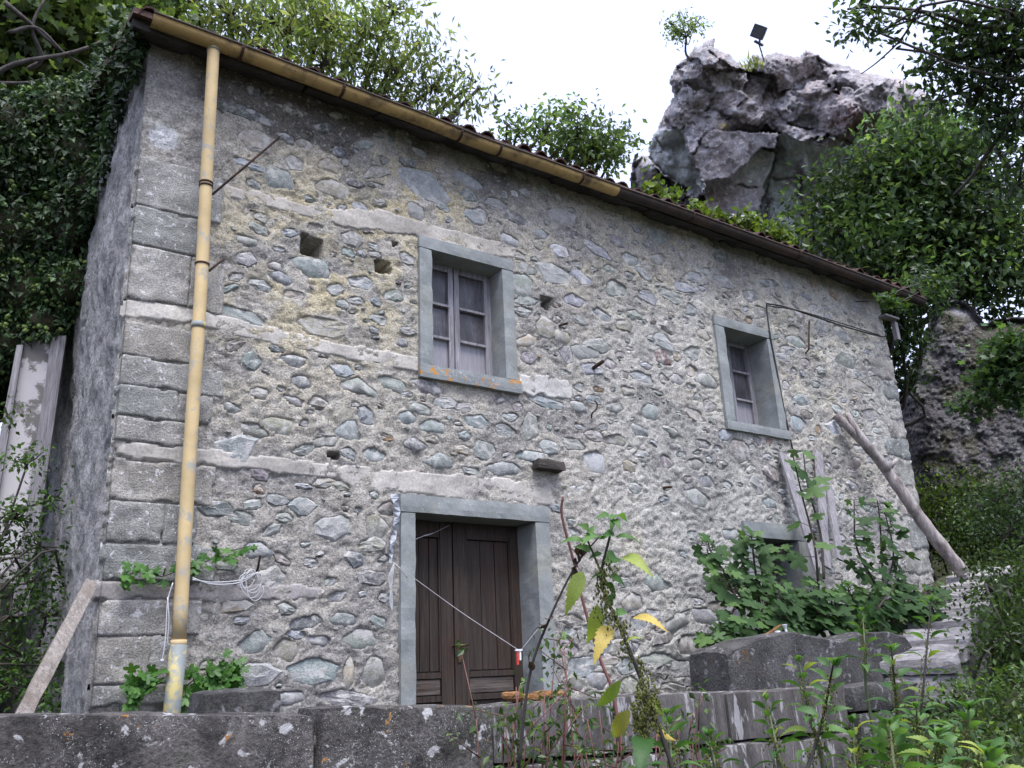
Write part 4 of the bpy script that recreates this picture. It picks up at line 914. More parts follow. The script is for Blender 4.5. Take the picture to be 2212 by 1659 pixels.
def tree(name, label, cat, base, blobs, ncl, per, cr, size, tmpl, cols, wts, seed, group=None, trunk_r=.16, bark=M_BARK, twig_share=.35, shell=.5, extra=None, fork=None, **kw):
    r = np.random.default_rng(seed); base = np.asarray(base, float)
    bl = [(PD(x, y, d), rp / FPX * d) for (x, y, d, rp) in blobs]
    t = thing(name, label, cat, base, group); P, T = crown_points(bl, ncl, per, cr, r, shell)
    cen = np.mean([b[0] for b in bl], 0); m = MB(); fork = base + (cen - base) * .55 if fork is None else np.asarray(fork)
    m.tube(curve_pts([base - (0, 0, .3), base + (fork - base) * .5 + r.normal(0, .12, 3), fork], 8), np.linspace(trunk_r, trunk_r * .7, 8), 8)
    m.build("trunk", bark, t, True); m = MB()
    for (c, rad), q in zip(bl, T):
        mid = fork + (c - fork) * .5 + r.normal(0, .25, 3) + np.array([0, 0, .15])
        m.tube(curve_pts([fork, mid, c], 7), np.linspace(trunk_r * .5, trunk_r * .12 + .006, 7), 5)
        for e in q[r.random(len(q)) < twig_share]:
            m.tube([c, (c + e) / 2 + r.normal(0, rad * .08, 3), e], [trunk_r * .09 + .005, .006, .003], 3, cap=False)
    if extra: 
        for pts, rr in extra: m.tube(curve_pts(pts, 14), np.linspace(rr, rr * .4, 14), 6)
    m.build("branches", bark, t, True)
    leafmass("crown", P, size, tmpl, cols, wts, t, M_LEAF, seed, **kw); return t

GRN = [(.075, .125, .022), (.055, .10, .02), (.11, .155, .03)]
# ---- trees and shrubs
tree("broadleaf_tree", "pale green broad-leaved tree with bare grey branches above the ivy", "tree", (-4.2, 8.5, 4.0),
     [(40,40,13,100),(150,30,13.5,110),(260,20,14,90),(110,110,13,80),(20,130,12.5,70),(210,90,13,70),(300,70,14.5,50),(330,10,14.8,60),(100,20,13,100),(-80,60,13,120),(60,200,13.5,70)], 760, 11, .22, .16, T_LOB, [(.085, .13, .045), (.052, .085, .03), (.12, .165, .06)], (5, 3, 3), 11, None, .15, M_BARK, .3, .3,
     extra=[([PD(-20,165,11.5), PD(40,135,11.5), PD(150,115,11.6), PD(230,85,11.7), PD(290,45,11.9)], .032), ([PD(10,5,11.6), PD(70,55,11.6), PD(120,100,11.6), PD(145,118,11.6)], .03), ([PD(20,70,11.5), PD(80,60,11.6), PD(140,115,11.6), PD(200,150,11.7)], .025), ([PD(60,150,11.6), PD(90,125,11.6), PD(70,60,11.6), PD(95,0,11.7)], .03), ([PD(0,180,11.6), PD(60,178,11.6), PD(130,165,11.7)], .025)])
tree("walnut_tree", "tall yellow-green walnut with hanging narrow leaflets behind the gutter", "tree", (3.5, 12.5, 6.0),
     [(420,10,15,80),(500,40,15,95),(600,55,15.5,95),(700,50,16,100),(640,-20,16,90),(790,70,16,85),(850,20,16,60),(850,140,16,65),(905,90,16.5,40),(935,190,16,60),(1000,195,16.5,38),(1035,190,16.5,22),(990,245,16,34),(700,140,15.5,70),(800,190,16,60),(880,230,16,45),(560,100,15,50)], 720, 11, .25, .16, T_NAR, [(.21, .26, .095), (.15, .20, .078), (.27, .29, .11), (.09, .13, .052)], (5, 4, 2, 2), 12, None, .2, M_BARK, .5, .35, droop=1.1)
tree("plum_tree", "dark round-leaved plum tree peeping over the middle of the roof", "tree", (7.5, 8.5, 5.5),
     [(1118,282,14.5,34),(1180,285,14.5,48),(1245,290,14.5,50),(1300,300,14.5,44),(1230,330,14.5,50),(1325,335,14.5,34),(1268,250,14.5,20),(1338,285,14.5,20),(1095,270,14.5,20),(1275,340,14.5,50),(1348,315,14.5,16),(1200,255,14.5,22)], 300, 9, .18, .115, T_OV, [(.09, .14, .055), (.06, .10, .04), (.13, .18, .06)], (5, 4, 2), 13, None, .1, M_BARK, .5, .3, droop=.6)
tree("vine_bush", "yellow-green leafy bush along the roof edge below the crag", "bush", (10.3, 7.2, 5.8),
     [(1415,405,14.3,14),(1450,425,14.3,16),(1500,452,14.3,18),(1545,474,14.3,18),(1600,485,14.3,26),(1655,500,14.3,24),(1690,520,14.3,26),(1620,510,14.3,30),(1560,490,14.3,28),(1400,425,14.3,20)], 170, 8, .10, .11, T_RND, [(.10, .15, .028), (.15, .20, .045), (.06, .10, .022)], (4, 3, 2), 14, None, .06, M_TWIG, .4, .3)
tree("small_tree", "thin small tree growing alone on the left summit of the crag", "tree", PD(1490, 112, 25.4),
     [(1455,55,25.4,20),(1480,48,25.4,22),(1500,55,25.4,20),(1450,80,25.4,16),(1470,72,25.4,18),(1512,52,25.4,12),(1465,35,25.4,12)], 75, 6, .12, .12, T_OV, [(.22, .29, .14), (.15, .21, .09)], (1, 1), 15, None, .035, M_TWIG, .6, .2)
DKG = [(.052, .092, .038), (.036, .064, .03), (.088, .132, .05)]
tree("leafy_tree", "dense dark green tree between the crag and the boulder", "tree", (17.5, 6.5, 6.0),
     [(1750,460,17,22),(1790,435,17,32),(1852,402,17,42),(1900,365,17.3,50),(1950,325,17.5,50),(1990,290,17.8,55),(2050,330,18,60),(2100,400,18,70),(1860,450,17,65),(1930,430,17.3,75),(2000,400,17.6,75),(1805,490,16.5,42),(1870,530,16.5,60),(1950,520,17,75),(2030,490,17.5,80),(2110,500,17.5,80),(2180,480,17.5,80),(1748,505,16.5,26),(1960,590,16.5,60),(2050,590,17,60),(2140,600,17,70),(2210,590,17,70),(1830,570,16,40),(2080,300,18,40),(1890,585,16,40)], 1750, 12, .36, .15, T_OV, DKG, (5, 4, 3), 16, None, .22, M_BARK, .4, .6, clump=1.0)
# the near overhanging tree at the top right: sprays of leaves on visible branches
br7 = [([PD(2330,130,9.5), PD(2212,225,9.5), PD(2140,320,9.4), PD(2100,380,9.4), PD(2060,420,9.3)], .028), ([PD(2300,20,9.5), PD(2150,60,9.4), PD(2020,30,9.3), PD(1900,15,9.2), PD(1830,20,9.2)], .03), ([PD(2150,320,9.4), PD(2180,360,9.4), PD(2212,330,9.4)], .02), ([PD(1990,10,9.2), PD(1950,80,9.2), PD(1900,130,9.2), PD(1860,160,9.2)], .012)]
tree("overhanging_tree", "dark overhanging branches of a nearby tree in the top right corner", "tree", (14.5, -2.2, 3.6),
     [(2180,30,9.5,70),(2120,100,9.5,60),(2190,130,9.5,70),(2080,50,9.4,45),(2050,130,9.4,45),(2110,200,9.4,55),(2180,240,9.4,55),(2030,215,9.3,34),(1990,25,9.3,30),(1880,20,9.2,34),(1850,50,9.2,26),(1920,60,9.2,22),(2000,150,9.3,26),(2200,400,9.5,50),(2150,290,9.4,36),(1935,105,9.2,12),(1880,85,9.2,12)], 420, 9, .12, .085, T_OV, [(.035, .06, .026), (.022, .04, .018), (.06, .095, .035)], (5, 4, 2), 17, None, .035, M_TWIG, .5, .15, extra=br7, fork=PD(2420, 120, 9.8))
tree("hanging_branch", "leafy branch hanging in front of the boulder at the right edge", "branch", (12.9, -1.5, 3.4),
     [(2180,740,8.5,30),(2150,770,8.5,24),(2120,840,8.5,26),(2100,880,8.5,18),(2195,790,8.5,34),(2140,810,8.5,20),(2210,850,8.5,24)], 130, 9, .07, .075, T_LOB, [(.045, .085, .035), (.07, .12, .04)], (2, 1), 18, None, .03, M_TWIG, .5, .2, fork=PD(2330, 760, 8.6))
tree("corner_shrub", "dark shrub filling the gap between house corner and boulder", "shrub", (12.6, 3.0, 3.3),
     [(1925,690,14,36),(1950,740,14,40),(1925,790,14.3,30),(1960,650,14,40),(1990,640,14,36),(1935,640,13.5,24),(1945,830,14.4,24),(1918,740,13.8,20),(2010,620,14.2,30)], 330, 11, .16, .10, T_OV, DKG, (4, 4, 1), 19, None, .08, M_TWIG, .3, .3)
tree("gutter_sprig", "small leafy twig poking out under the right gutter end", "twig", F(1990, 640, .4), [(1918, 648, 12.2, 12), (1940, 655, 12.4, 10), (1908, 640, 12.1, 7)], 26, 5, .05, .09, T_LOB, [(.07, .13, .035)], (1,), 20, None, .012, M_TWIG, 1, .2)

# shrubs on the bank right of the house
for k, (bx, lab, cols) in enumerate((
    ([(2030,1065,14.2,40),(2080,1060,14.2,44),(2012,1110,14,36),(2060,1110,14,46)], "lime-topped shrub under the boulder near the house corner", [(.10, .15, .03), (.07, .11, .025)]),
    ([(2150,1090,13.6,60),(2210,1070,13.4,60),(2180,1150,13,60),(2120,1140,13.4,45)], "bushy dark shrub under the boulder at the right edge", DKG[:2]),
    ([(2070,1175,13.8,46),(2125,1200,13.4,46),(2040,1150,13.8,34),(2150,1240,12.6,40)], "low shrub behind the foot of the leaning log", [(.065, .095, .028), (.04, .065, .022)]),
    ([(2195,1260,10.4,50),(2175,1310,9.6,36),(2215,1350,9.0,50),(2185,1390,8.6,40)], "spreading shrub on the right edge below the others", [(.05, .085, .026), (.035, .06, .02)]))):
    p0 = PD(bx[0][0], bx[0][1] + 60, bx[0][2]); p0[2] = float(G(p0[0], p0[1]))
    tree("bank_shrub", lab, "shrub", p0, bx, 330, 11, .20, .066, T_OV, cols, [1] * len(cols), 30 + k, "shrubs on the bank", .04, M_TWIG, .25, .2)
# ground cover on the bank and below the walls
r = np.random.default_rng(44); N = 52000
P = np.stack([r.uniform(4.5, 15, N), r.uniform(-6.5, 1.2, N), np.zeros(N)], -1)
s_ = (P[:, 0] - LN[0]) * (LFAR[1] - LN[1]) - (P[:, 1] - LN[1]) * (LFAR[0] - LN[0])
hgt_ = np.clip(.20 + .34 * fbm(P[:, 0] * 1.1, P[:, 1] * 1.1, 5, 3), .04, .5)
P[:, 2] = G(P[:, 0], P[:, 1]) + hgt_ * r.uniform(.25, 1, N) ** .5 * np.where(P[:, 0] < 6, .5, 1)
ok = ((s_ > 1.6) | ((P[:, 1] < -2.2) & (P[:, 0] > 6.0))) & (np.hypot(P[:, 0], P[:, 1] + 6) > 4.6)
P = P[ok]
tag(leafmass("undergrowth", P, .075, T_OV, [(.055, .095, .03), (.035, .065, .022), (.09, .14, .04), (.06, .07, .03)], (5, 4, 2, 1), None, M_LEAF, 45, upb=1.2), kind="stuff")
N = 9000; P = np.stack([r.uniform(1.5, 7.0, N), r.uniform(-3.3, -2.05, N), np.zeros(N)], -1); P[:, 2] = G(P[:, 0], P[:, 1]) + r.uniform(0, .42, N) ** 1.2
tag(leafmass("weed_cover", P, .05, T_OV, [(.05, .085, .03), (.035, .06, .025), (.08, .12, .035)], (3, 3, 2), None, M_LEAF, 46, upb=1), kind="stuff")

N = 30000; P = np.stack([r.uniform(-10, .35, N), r.uniform(.4, 9.5, N), np.zeros(N)], -1); P[:, 2] = G(P[:, 0], P[:, 1]) + r.uniform(0, .5, N) * (1 + .6 * fbm(P[:, 0], P[:, 1], 3, 3)); P = P[P[:, 0] < .2 - .0 * P[:, 1]]
tag(leafmass("hillside_cover", P, .10, T_IVY, [(.03, .055, .02), (.022, .04, .016), (.05, .085, .028)], (3, 3, 2), None, M_LEAF, 47, upb=1), kind="stuff")
# ---- ivy on the left
iv = thing("ivy", "dense dark ivy with pale round flower heads covering the left side", "ivy", (-.5, 2.6, 1.5))
r = np.random.default_rng(50); P = []; NRM = []
ivb = [(40,300,10,85),(140,270,10,80),(60,380,10,120),(170,360,9.8,100),(40,520,9.6,110),(150,500,9.4,90),(230,300,9.8,60),(240,200,10,52),(60,640,9.2,80),(150,620,9,55),(190,430,9.4,70),(90,240,10.3,48),(262,140,10.2,34),(20,740,9,60),(-60,400,10,130),(-60,600,9.5,120),(-40,770,9.2,88),(-10,850,9.4,45),(90,700,8.9,45)]
bl = [(PD(x, y, d), rp / FPX * d) for x, y, d, rp in ivb]
for c, rad in bl:
    n = int(2500 * (rad / .5) ** 2); d = r.normal(0, 1, (n, 3)); d /= np.linalg.norm(d, axis=1, keepdims=True); q = c + d * rad * (1 + .16 * fbm(d[:, 0] * 3 + c[0] * 5, d[:, 1] * 3, d[:, 2] * 3, 3))[:, None] * r.uniform(.86, 1.04, (n, 1)); P.append(q); NRM.append(d)
# creeping on the side wall behind a ragged edge and over the verge
zz = r.uniform(3.2, 6.5, 5000); ycut = np.interp(zz, [3.0, 4.2, 5.2, 5.8, 6.3, 6.5], [3.2, 3.3, 3.2, 1.5, .22, .02]) + r.normal(0, .09, 5000)
yy_ = ycut + r.exponential(.7, 5000); q = np.stack([xl(zz) - .03 - r.uniform(0, .10, 5000), yy_, zz], -1); P.append(q); NRM.append(np.tile([-1, -.4, 0], (5000, 1)))
n = 900; q = np.stack([r.uniform(.62, .95, n), r.uniform(-.1, 2.5, n), np.zeros(n)], -1); q[:, 2] = roofz(q[:, 1]) - r.uniform(-.10, .25, n); P.append(q); NRM.append(np.tile([-.8, -.6, .3], (n, 1)))
n = 260; hx = r.normal(0, .06, (n, 2)); q = np.stack([.80 + hx[:, 0] * .7, -.10 + .0 * hx[:, 0] + r.uniform(-.05, .3, n), 6.35 - r.uniform(-.05, .35, n)], -1); P.append(q); NRM.append(np.tile([-.8, -.6, .3], (n, 1)))
P = np.concatenate(P); NRM = np.concatenate(NRM)
leafmass("ivy_leaves", P, .066, T_IVY, [(.022, .045, .016), (.014, .03, .011), (.045, .08, .026), (.03, .055, .022)], (5, 4, 2, 3), iv, M_IVY, 51, axis=NRM * .5 + np.array([0, 0, -.6]), droop=.3, upb=.3, spread=.6)
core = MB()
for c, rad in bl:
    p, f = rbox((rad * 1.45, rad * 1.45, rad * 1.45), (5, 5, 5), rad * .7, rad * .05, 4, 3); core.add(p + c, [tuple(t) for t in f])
co = core.build("ivy_dark_core", M_SOIL, iv, True)  # soil-dark solids added inside the leaves as the ivy's shaded interior
U_ = MB(); ico = bmesh.new(); bmesh.ops.create_icosphere(ico, subdivisions=1, radius=1.0); iv_v = np.array([w.co[:] for w in ico.verts]); iv_f = [tuple(w.index for w in q.verts) for q in ico.faces]; ico.free()
fh = 0
while fh < 330:
    c, rad = bl[r.integers(len(bl))]; d = r.normal(0, 1, 3); d /= np.linalg.norm(d)
    if d[1] > .2: continue
    p = c + d * rad * 1.05; px, py = proj(p[0:1], p[1:2], p[2:3])
    if px[0] > 200 and r.random() < .7: continue
    for _ in range(r.integers(1, 4)):
        U_.add(p + r.normal(0, .045, 3) + iv_v * r.uniform(.016, .028) * r.uniform(.8, 1.2, (12, 1)), iv_f, np.array([.16, .22, .075]) * r.uniform(.6, 1.3))
    fh += 1
tag(U_.build("flower_heads", M_SEED, iv, False, True), kind="stuff")
# bramble below it
tree("bramble", "thin bramble with small green leaves in the lower left corner", "bramble", (-.6, .9, .9),
     [(60,1000,7.6,40),(110,1080,7.5,34),(30,1120,7.5,44),(90,1180,7.4,44),(60,1260,7.3,50),(20,1330,7.2,50),(100,1330,7.3,44),(60,1420,7.2,50),(120,1440,7.2,34),(20,1480,7.1,50),(100,1500,7.1,40),(15,900,7.8,26),(130,1240,7.3,24),(-20,1200,7.4,60)], 300, 8, .06, .052, T_OV, [(.05, .10, .028), (.035, .07, .022), (.09, .16, .04)], (4, 3, 2), 52, None, .018, M_TWIG, .5, .1)
# broken timber-framed panel under the ivy
op = thing("old_door_panel", "peeling white panel between two leaning grey posts under the ivy", "old door", F(60, 1250, 2.2))
yP = 2.2
def quadbox(name, pts, th, mat):
    a = [F(*q, yP) for q in pts]; b = [p + np.array([.02, th, 0]) for p in a]
    new(name, a + b, [(0,1,2,3),(7,6,5,4),(0,4,5,1),(1,5,6,2),(2,6,7,3),(3,7,4,0)], mat, op, False)
quadbox("panel", [(46,735),(112,735),(50,1260),(-40,1260)][::-1], .05, M_OLDPANEL)
yP = 2.14
quadbox("post", [(112,725),(143,725),(58,1330),(22,1330)][::-1], .12, M_GREYWOOD)
quadbox("post", [(36,745),(50,745),(-25,1200),(-48,1200)][::-1], .12, M_GREYWOOD)

# ------------------------------------------------------------------ timber leaning about
def board(name, a, b, w, th, mat, label, cat, group=None, roll=(0, -1, 0), seed=0, taper=1.0):
    a, b = np.asarray(a, float), np.asarray(b, float); L = np.linalg.norm(b - a); d = (b - a) / L
    n = np.array(roll, float); n -= (n @ d) * d; n /= np.linalg.norm(n); s = np.cross(d, n)
    p, f = rbox((w, th, L), (3, 1, 14), min(.006, th * .4), .006, 7, seed)
    k = 1 + (taper - 1) * (p[:, 2] / L + .5); q = a + (p[:, 2] + L / 2)[:, None] * d + (p[:, 0] * k)[:, None] * s + p[:, 1][:, None] * n
    return tag(new(name, q, f, mat, None, False), label, cat, group)
board("plank", F(42, 1560, -.95), F(196, 1260, -.06), .08, .04, M_PLANK, "weathered plank leaning on the lower left house corner", "plank", seed=1)
GB = "grey boards leaning among the fig leaves"
board("grey_board", F(1770, 1240, -.30), F(1690, 980, -.05), .13, .03, M_GREYWOOD, "left, longest grey board slanting across the lower doorway", "board", GB, seed=2)
board("grey_board", F(1786, 1226, -.26), F(1768, 978, -.05), .12, .03, M_GREYWOOD, "middle grey board, tallest of the upright ones behind the fig", "board", GB, seed=3)
board("grey_board", F(1815, 1210, -.26), F(1786, 1030, -.05), .12, .03, M_GREYWOOD, "shorter grey board just right of the tallest upright one", "board", GB, seed=4)
board("grey_board", F(1936, 1250, -.26), F(1930, 1185, -.08), .10, .03, M_GREYWOOD, "short grey stub of board near the foot of the log", "board", GB, seed=5)
lg = thing("leaning_log", "forked bare log propped from the coping up against the right facade", "log", F(2085, 1235, -.62))
l0 = F(2080, 1238, -.62); l1 = F(1806, 897, -.06)
pts = curve_pts([l0, l0 + (l1 - l0) * .3 + (.0, 0, .02), F(1950, 1065, -.36), F(1893, 988, -.22), l1], 26)
MB().tube(pts, np.interp(np.linspace(0, 1, 26), [0, .15, .6, .8, 1], [.078, .076, .066, .052, .043]) * (1 + .06 * np.sin(np.arange(26) * 2.3)), 10).build("log_stem", M_LOG, lg, True)
MB().tube(curve_pts([F(1918, 1015, -.30), F(1880, 968, -.24), F(1848, 925, -.16), F(1830, 893, -.10)], 14), np.linspace(.055, .032, 14), 8).build("log_fork", M_LOG, lg, True)
MB().tube([F(1922, 1010, -.30), F(1938, 992, -.36)], [.035, .02], 6).build("branch_stub", M_LOG, lg, True)
# rotten wood lying on the parapet
m = MB(); 
for k in range(6):
    x = F(1110 + k * 17, 1508, YP + .1)[0]; p, f = rbox((rng.uniform(.09, .16), rng.uniform(.05, .09), rng.uniform(.025, .045)), (4, 2, 2), .012, .014, 12, k); p = p @ np.array(Matrix.Rotation(rng.uniform(-.5, .5), 3, 'Z')).T
    m.add(p + np.array([x, YP + .10 + rng.uniform(-.03, .05), zte + .03 + rng.uniform(0, .02)]), [tuple(q) for q in f])
tag(m.build("rotten_wood", M_ROT, None, False), "crumbling orange-brown rotten wood lying on the parapet before the door", "wood")
# bits on the humped slab
st = F(1690, 1352, YH + .12); board("stick", F(1630, 1388, YH + .08), F(1688, 1350, YH + .16), .02, .012, M_ROT, "orange-brown stick propped on the humped slab", "stick", seed=7)
m = MB(); c = F(1697, 1352, YH + .1); m.tube([F(1699, 1368, YH + .1), F(1697, 1358, YH + .1), F(1695, 1349, YH + .1)], [.012, .008, .022], 8); tag(m.build("broken_glass", M_SHARD, None), "small pale broken glass stem standing on the humped slab", "glass")
c = F(1680, 1366, YH + .1); p, f = rbox((.035, .03, .025), (2, 2, 2), .004, .002, 9); tag(new("white_shard", p + c, f, M_SHARD, None, False), "little white shard lying on the humped slab", "shard")

# ------------------------------------------------------------------ floodlight on the crag
fl = thing("floodlight", "dark square floodlight on a thin pole above the crag", "floodlight", PD(1657, 112, 25.6))
c = PD(1639, 69, 25.4); b0_ = PD(1656, 118, 25.6); Rm = np.stack([CR, -CF, CU], -1) @ np.array(Matrix.Rotation(RAD(20), 3, 'Y') @ Matrix.Rotation(RAD(-24), 3, 'X') @ Matrix.Rotation(RAD(16), 3, 'Z'))
p, f = rbox((.36, .17, .34), (2, 2, 2), .02, 0, 1); new("housing", p @ Rm.T + c, f, M_LAMP, fl, False)
p, f = rbox((.31, .01, .29), (1, 1, 1), .003, 0, 1); new("lamp_glass", (p + np.array([0, .088, 0])) @ Rm.T + c, f, M_GLASS, fl, False)
m = MB()
for k in range(5): p, f = rbox((.30, .05, .012), (1, 1, 1), .002, 0, 1); m.add((p + np.array([0, -.10, -.12 + .06 * k])) @ Rm.T + c, [tuple(q) for q in f])
m.build("cooling_fins", M_LAMP, fl)
MB().tube([c + CU * -.30 - CR * -.02, c + CU * -.15 - CR * -.03], .03, 6).box(c + CU * -.30 + (-.16, -.03, -.02), c + CU * -.30 + (.16, .03, .02)).build("bracket", M_LAMP, fl)
MB().tube([b0_ - CU * .4, c + CU * -.30], .018, 6).build("pole", M_LAMP, fl)
# grass tuft on the crag
m = MB(); c = PD(1627, 142, 24.6)
for k in range(120):
    a = c + np.r_[rng.normal(0, .12, 2), 0]; d = np.r_[rng.normal(0, .5, 2), 1] * rng.uniform(.12, .28); s = np.r_[rng.normal(0, 1, 2), 0] * .012
    m.add([a - s, a + s, a + d], [(0, 1, 2)], np.array([.26, .30, .06]) * rng.uniform(.6, 1.2))
tag(m.build("grass_tuft", M_LEAF, None, False, True), "bright yellow-green grass tuft in a notch of the crag", "grass tuft")

# ------------------------------------------------------------------ single-leaf plants
def leaf_mesh(name, mat, kind):
    if kind == "nettle":
        n = 19; t = np.linspace(0, 1, n); w = .20 * np.sin(pi * t ** .70) ** .9 * (1 - .35 * t); w[0] = .04; w[-1] = 0
        mid = np.stack([0 * t, t, .10 * np.sin(pi * t) - .22 * t ** 2], -1); v = []; 
        for s in (1, -1):
            e = mid.copy(); e[:, 0] = s * w * (1 + .30 * (np.arange(n) % 2)); e[:, 1] += .035 * (np.arange(n) % 2); e[:, 2] += .10 * w / .3; v.append(e)
        v = np.concatenate([mid] + v); f = [(i, i+1, n+i+1, n+i)[::-1] for i in range(n-1)] + [(i, i+1, 2*n+i+1, 2*n+i) for i in range(n-1)]
        return_v, return_f = v, f
    else:                                   # palmate fig leaf, five blunt lobes
        a = np.linspace(-2.6, 2.6, 31); rr = .27 + .46 * np.abs(np.cos(a * 2.73)) ** .8; rr *= np.where(np.abs(a) > 1.75, .66, 1); rr *= 1 - .07 * np.abs(a)
        v = np.stack([rr * np.sin(a), .30 + rr * np.cos(a), -.12 * rr ** 2 + .04 * np.cos(a * 5)], -1); v = np.concatenate([[[0, .28, .03], [0, 0, 0]], v])
        return_f = [(0, i + 2, i + 3)[::-1] for i in range(30)] + [(0, 1, 2)[::-1], (0, 32, 1)[::-1]]; return_v = v
    m = mesh_np(name, return_v, return_f, True); m.materials.append(mat); return m
NL = {k: leaf_mesh("nettle_leaf", m, "nettle") for k, m in (("g", M_NET), ("d", M_NETD), ("y", M_YEL), ("l", M_LIME), ("x", M_DEADLEAF))}
FLM = [leaf_mesh("fig_leaf", m, "fig") for m in (M_FIG, M_FIG, M_FIGL)]; CRM = leaf_mesh("creeper_leaf", M_CREEP, "fig")
def put_leaf(mesh, base, tip, parent, normal=None, width=1.0, name="leaf"):
    base, tip = np.asarray(base, float), np.asarray(tip, float); d = tip - base; L = np.linalg.norm(d); d /= L
    n = np.asarray(normal if normal is not None else (0, 0, 1), float); n = n - (n @ d) * d; n /= np.linalg.norm(n) + 1e-9; s = np.cross(d, n)
    o = bpy.data.objects.new(name, mesh); COL.objects.link(o); o.parent = parent
    o.matrix_parent_inverse = Matrix.Translation(-parent.location)
    mt = Matrix.Identity(4)
    for i in range(3): mt[i][0], mt[i][1], mt[i][2], mt[i][3] = s[i] * L * width, d[i] * L, n[i] * L, base[i]
    o.matrix_basis = mt; return o
def tassels(parent, pts, r, n, ln=.05):
    m = MB()
    for p in pts:
        for _ in range(n):
            q = p + r.normal(0, .008, 3); e = q + np.array([r.normal(0, .012), r.normal(0, .012), -ln * r.uniform(.5, 1.2)])
            for t in np.linspace(0, 1, 5):
                c = q + (e - q) * t + r.normal(0, .002, 3); s = r.uniform(.002, .0045); m.add(c + np.array([(s,0,0),(-s*.5,s,0),(-s*.5,-s,0),(0,0,s*1.5),(0,0,-s*1.5)]), [(0,1,3),(1,2,3),(2,0,3),(1,0,4),(2,1,4),(0,2,4)], np.array([.17, .18, .06]) * r.uniform(.6, 1.3))
    if m.n: tag(m.build("seed_tassels", M_SEED, parent, False, True), kind="stuff")
def nettle(path, dist, label, seed, size=.10, nodes_=7, kinds="gggd", stem=M_STEM, sr=.005, seeds=True, group="stinging nettles in the foreground", start=.25):
    r = np.random.default_rng(seed); pts = np.array([PD(x, y, dist + .05 * i * r.normal()) for i, (x, y) in enumerate(path)]); c = curve_pts(pts, 30)
    root = c[0].copy(); t = thing("nettle", label, "nettle", root, group)
    low = c[0].copy(); low[2] = float(G(low[0], low[1])) - .05; low[:2] = c[0][:2] + (c[0] - c[5])[:2] * .3
    full = np.vstack([curve_pts([low, (low + c[0]) / 2, c[0]], 8)[:-1], c]); MB().tube(full, np.linspace(sr * 1.5, sr * .5, len(full)), 6).build("stem", stem, t, True)
    sp = []
    for k in range(nodes_):
        u = start + (1 - start) * (k / max(1, nodes_ - 1)); i = min(28, int(u * 29)); p = c[i]; ax = c[i+1] - c[i]; ax /= np.linalg.norm(ax)
        th = (k % 2) * pi / 2 + r.uniform(-.35, .35) + seed; s = size * (1.15 - .62 * u) * r.uniform(.85, 1.15)
        for q in (0, pi):
            h = np.array([cos(th + q), sin(th + q), .25 + .55 * u - .35 * (1 - u)]); h /= np.linalg.norm(h)
            b = p + h * s * .22; mk = kinds[r.integers(len(kinds))]
            put_leaf(NL[mk], b, b + h * s + np.array([0, 0, -.18 * s * (1 - u)]), t, ax + r.normal(0, .15, 3), .9)
        if seeds and .15 < u < .9: sp.append(p)
    for a in range(4):                      # the top rosette
        th = a * pi / 2 + seed; h = np.array([cos(th), sin(th), .9]); h /= np.linalg.norm(h); put_leaf(NL["g"], c[-1], c[-1] + h * size * .42, t, (0, 0, 1))
    tassels(t, sp, r, 6, size * .45); return t
nl = [([(1870,1480),(1868,1400),(1863,1322)], 4.6, "slim nettle rising before the right hump of the slab", .12),
      ([(1978,1640),(1995,1480),(2011,1300)], 4.3, "tall nettle with a pale tip before the coping slabs", .13),
      ([(1775,1640),(1745,1520),(1726,1430)], 3.6, "nettle with a forked bright tip left of the crossed dark stems", .11),
      ([(1735,1690),(1775,1560),(1800,1436)], 3.0, "dark-stemmed nettle crossing another stem before the pier", .11),
      ([(1950,1690),(1938,1540),(1926,1405)], 3.5, "seedy nettle standing in front of the dark pier", .12),
      ([(1700,1700),(1675,1600),(1655,1512)], 3.2, "short nettle before the streaked parapet", .095),
      ([(2075,1760),(2085,1640),(2092,1535)], 2.5, "large bright nettle at the bottom right edge", .115),
      ([(2120,1780),(2125,1700),(2135,1635)], 2.2, "lowest bright nettle cut by the bottom right border", .115),
      ([(1850,1720),(1846,1640),(1843,1562)], 3.0, "bushy low nettle between the dark stems and the pier", .11),
      ([(1945,1720),(1930,1640),(1922,1565)], 2.9, "low nettle beside the foot of the seedy one", .11),
      ([(1460,1720),(1450,1630),(1440,1545)], 2.7, "low nettle just right of the yellowing stem", .10),
      ([(1985,1700),(1982,1610),(1980,1530)], 3.3, "nettle half overlapping the pier's right corner", .11),
      ([(1560,1720),(1545,1650),(1530,1590)], 3.0, "small nettle below the joint of the streaked parapet", .09),
      ([(2010,1740),(2020,1650),(2030,1590)], 2.7, "leafy nettle between the pier and the bright one", .11)]
for k, (pth, d, lab, s) in enumerate(nl): nettle(pth, d, lab, 60 + k, s * .92, 8, "gggdl" if k % 3 else "ggdd", M_DEADSTEM if k in (3, 1) else M_STEM, .0055)
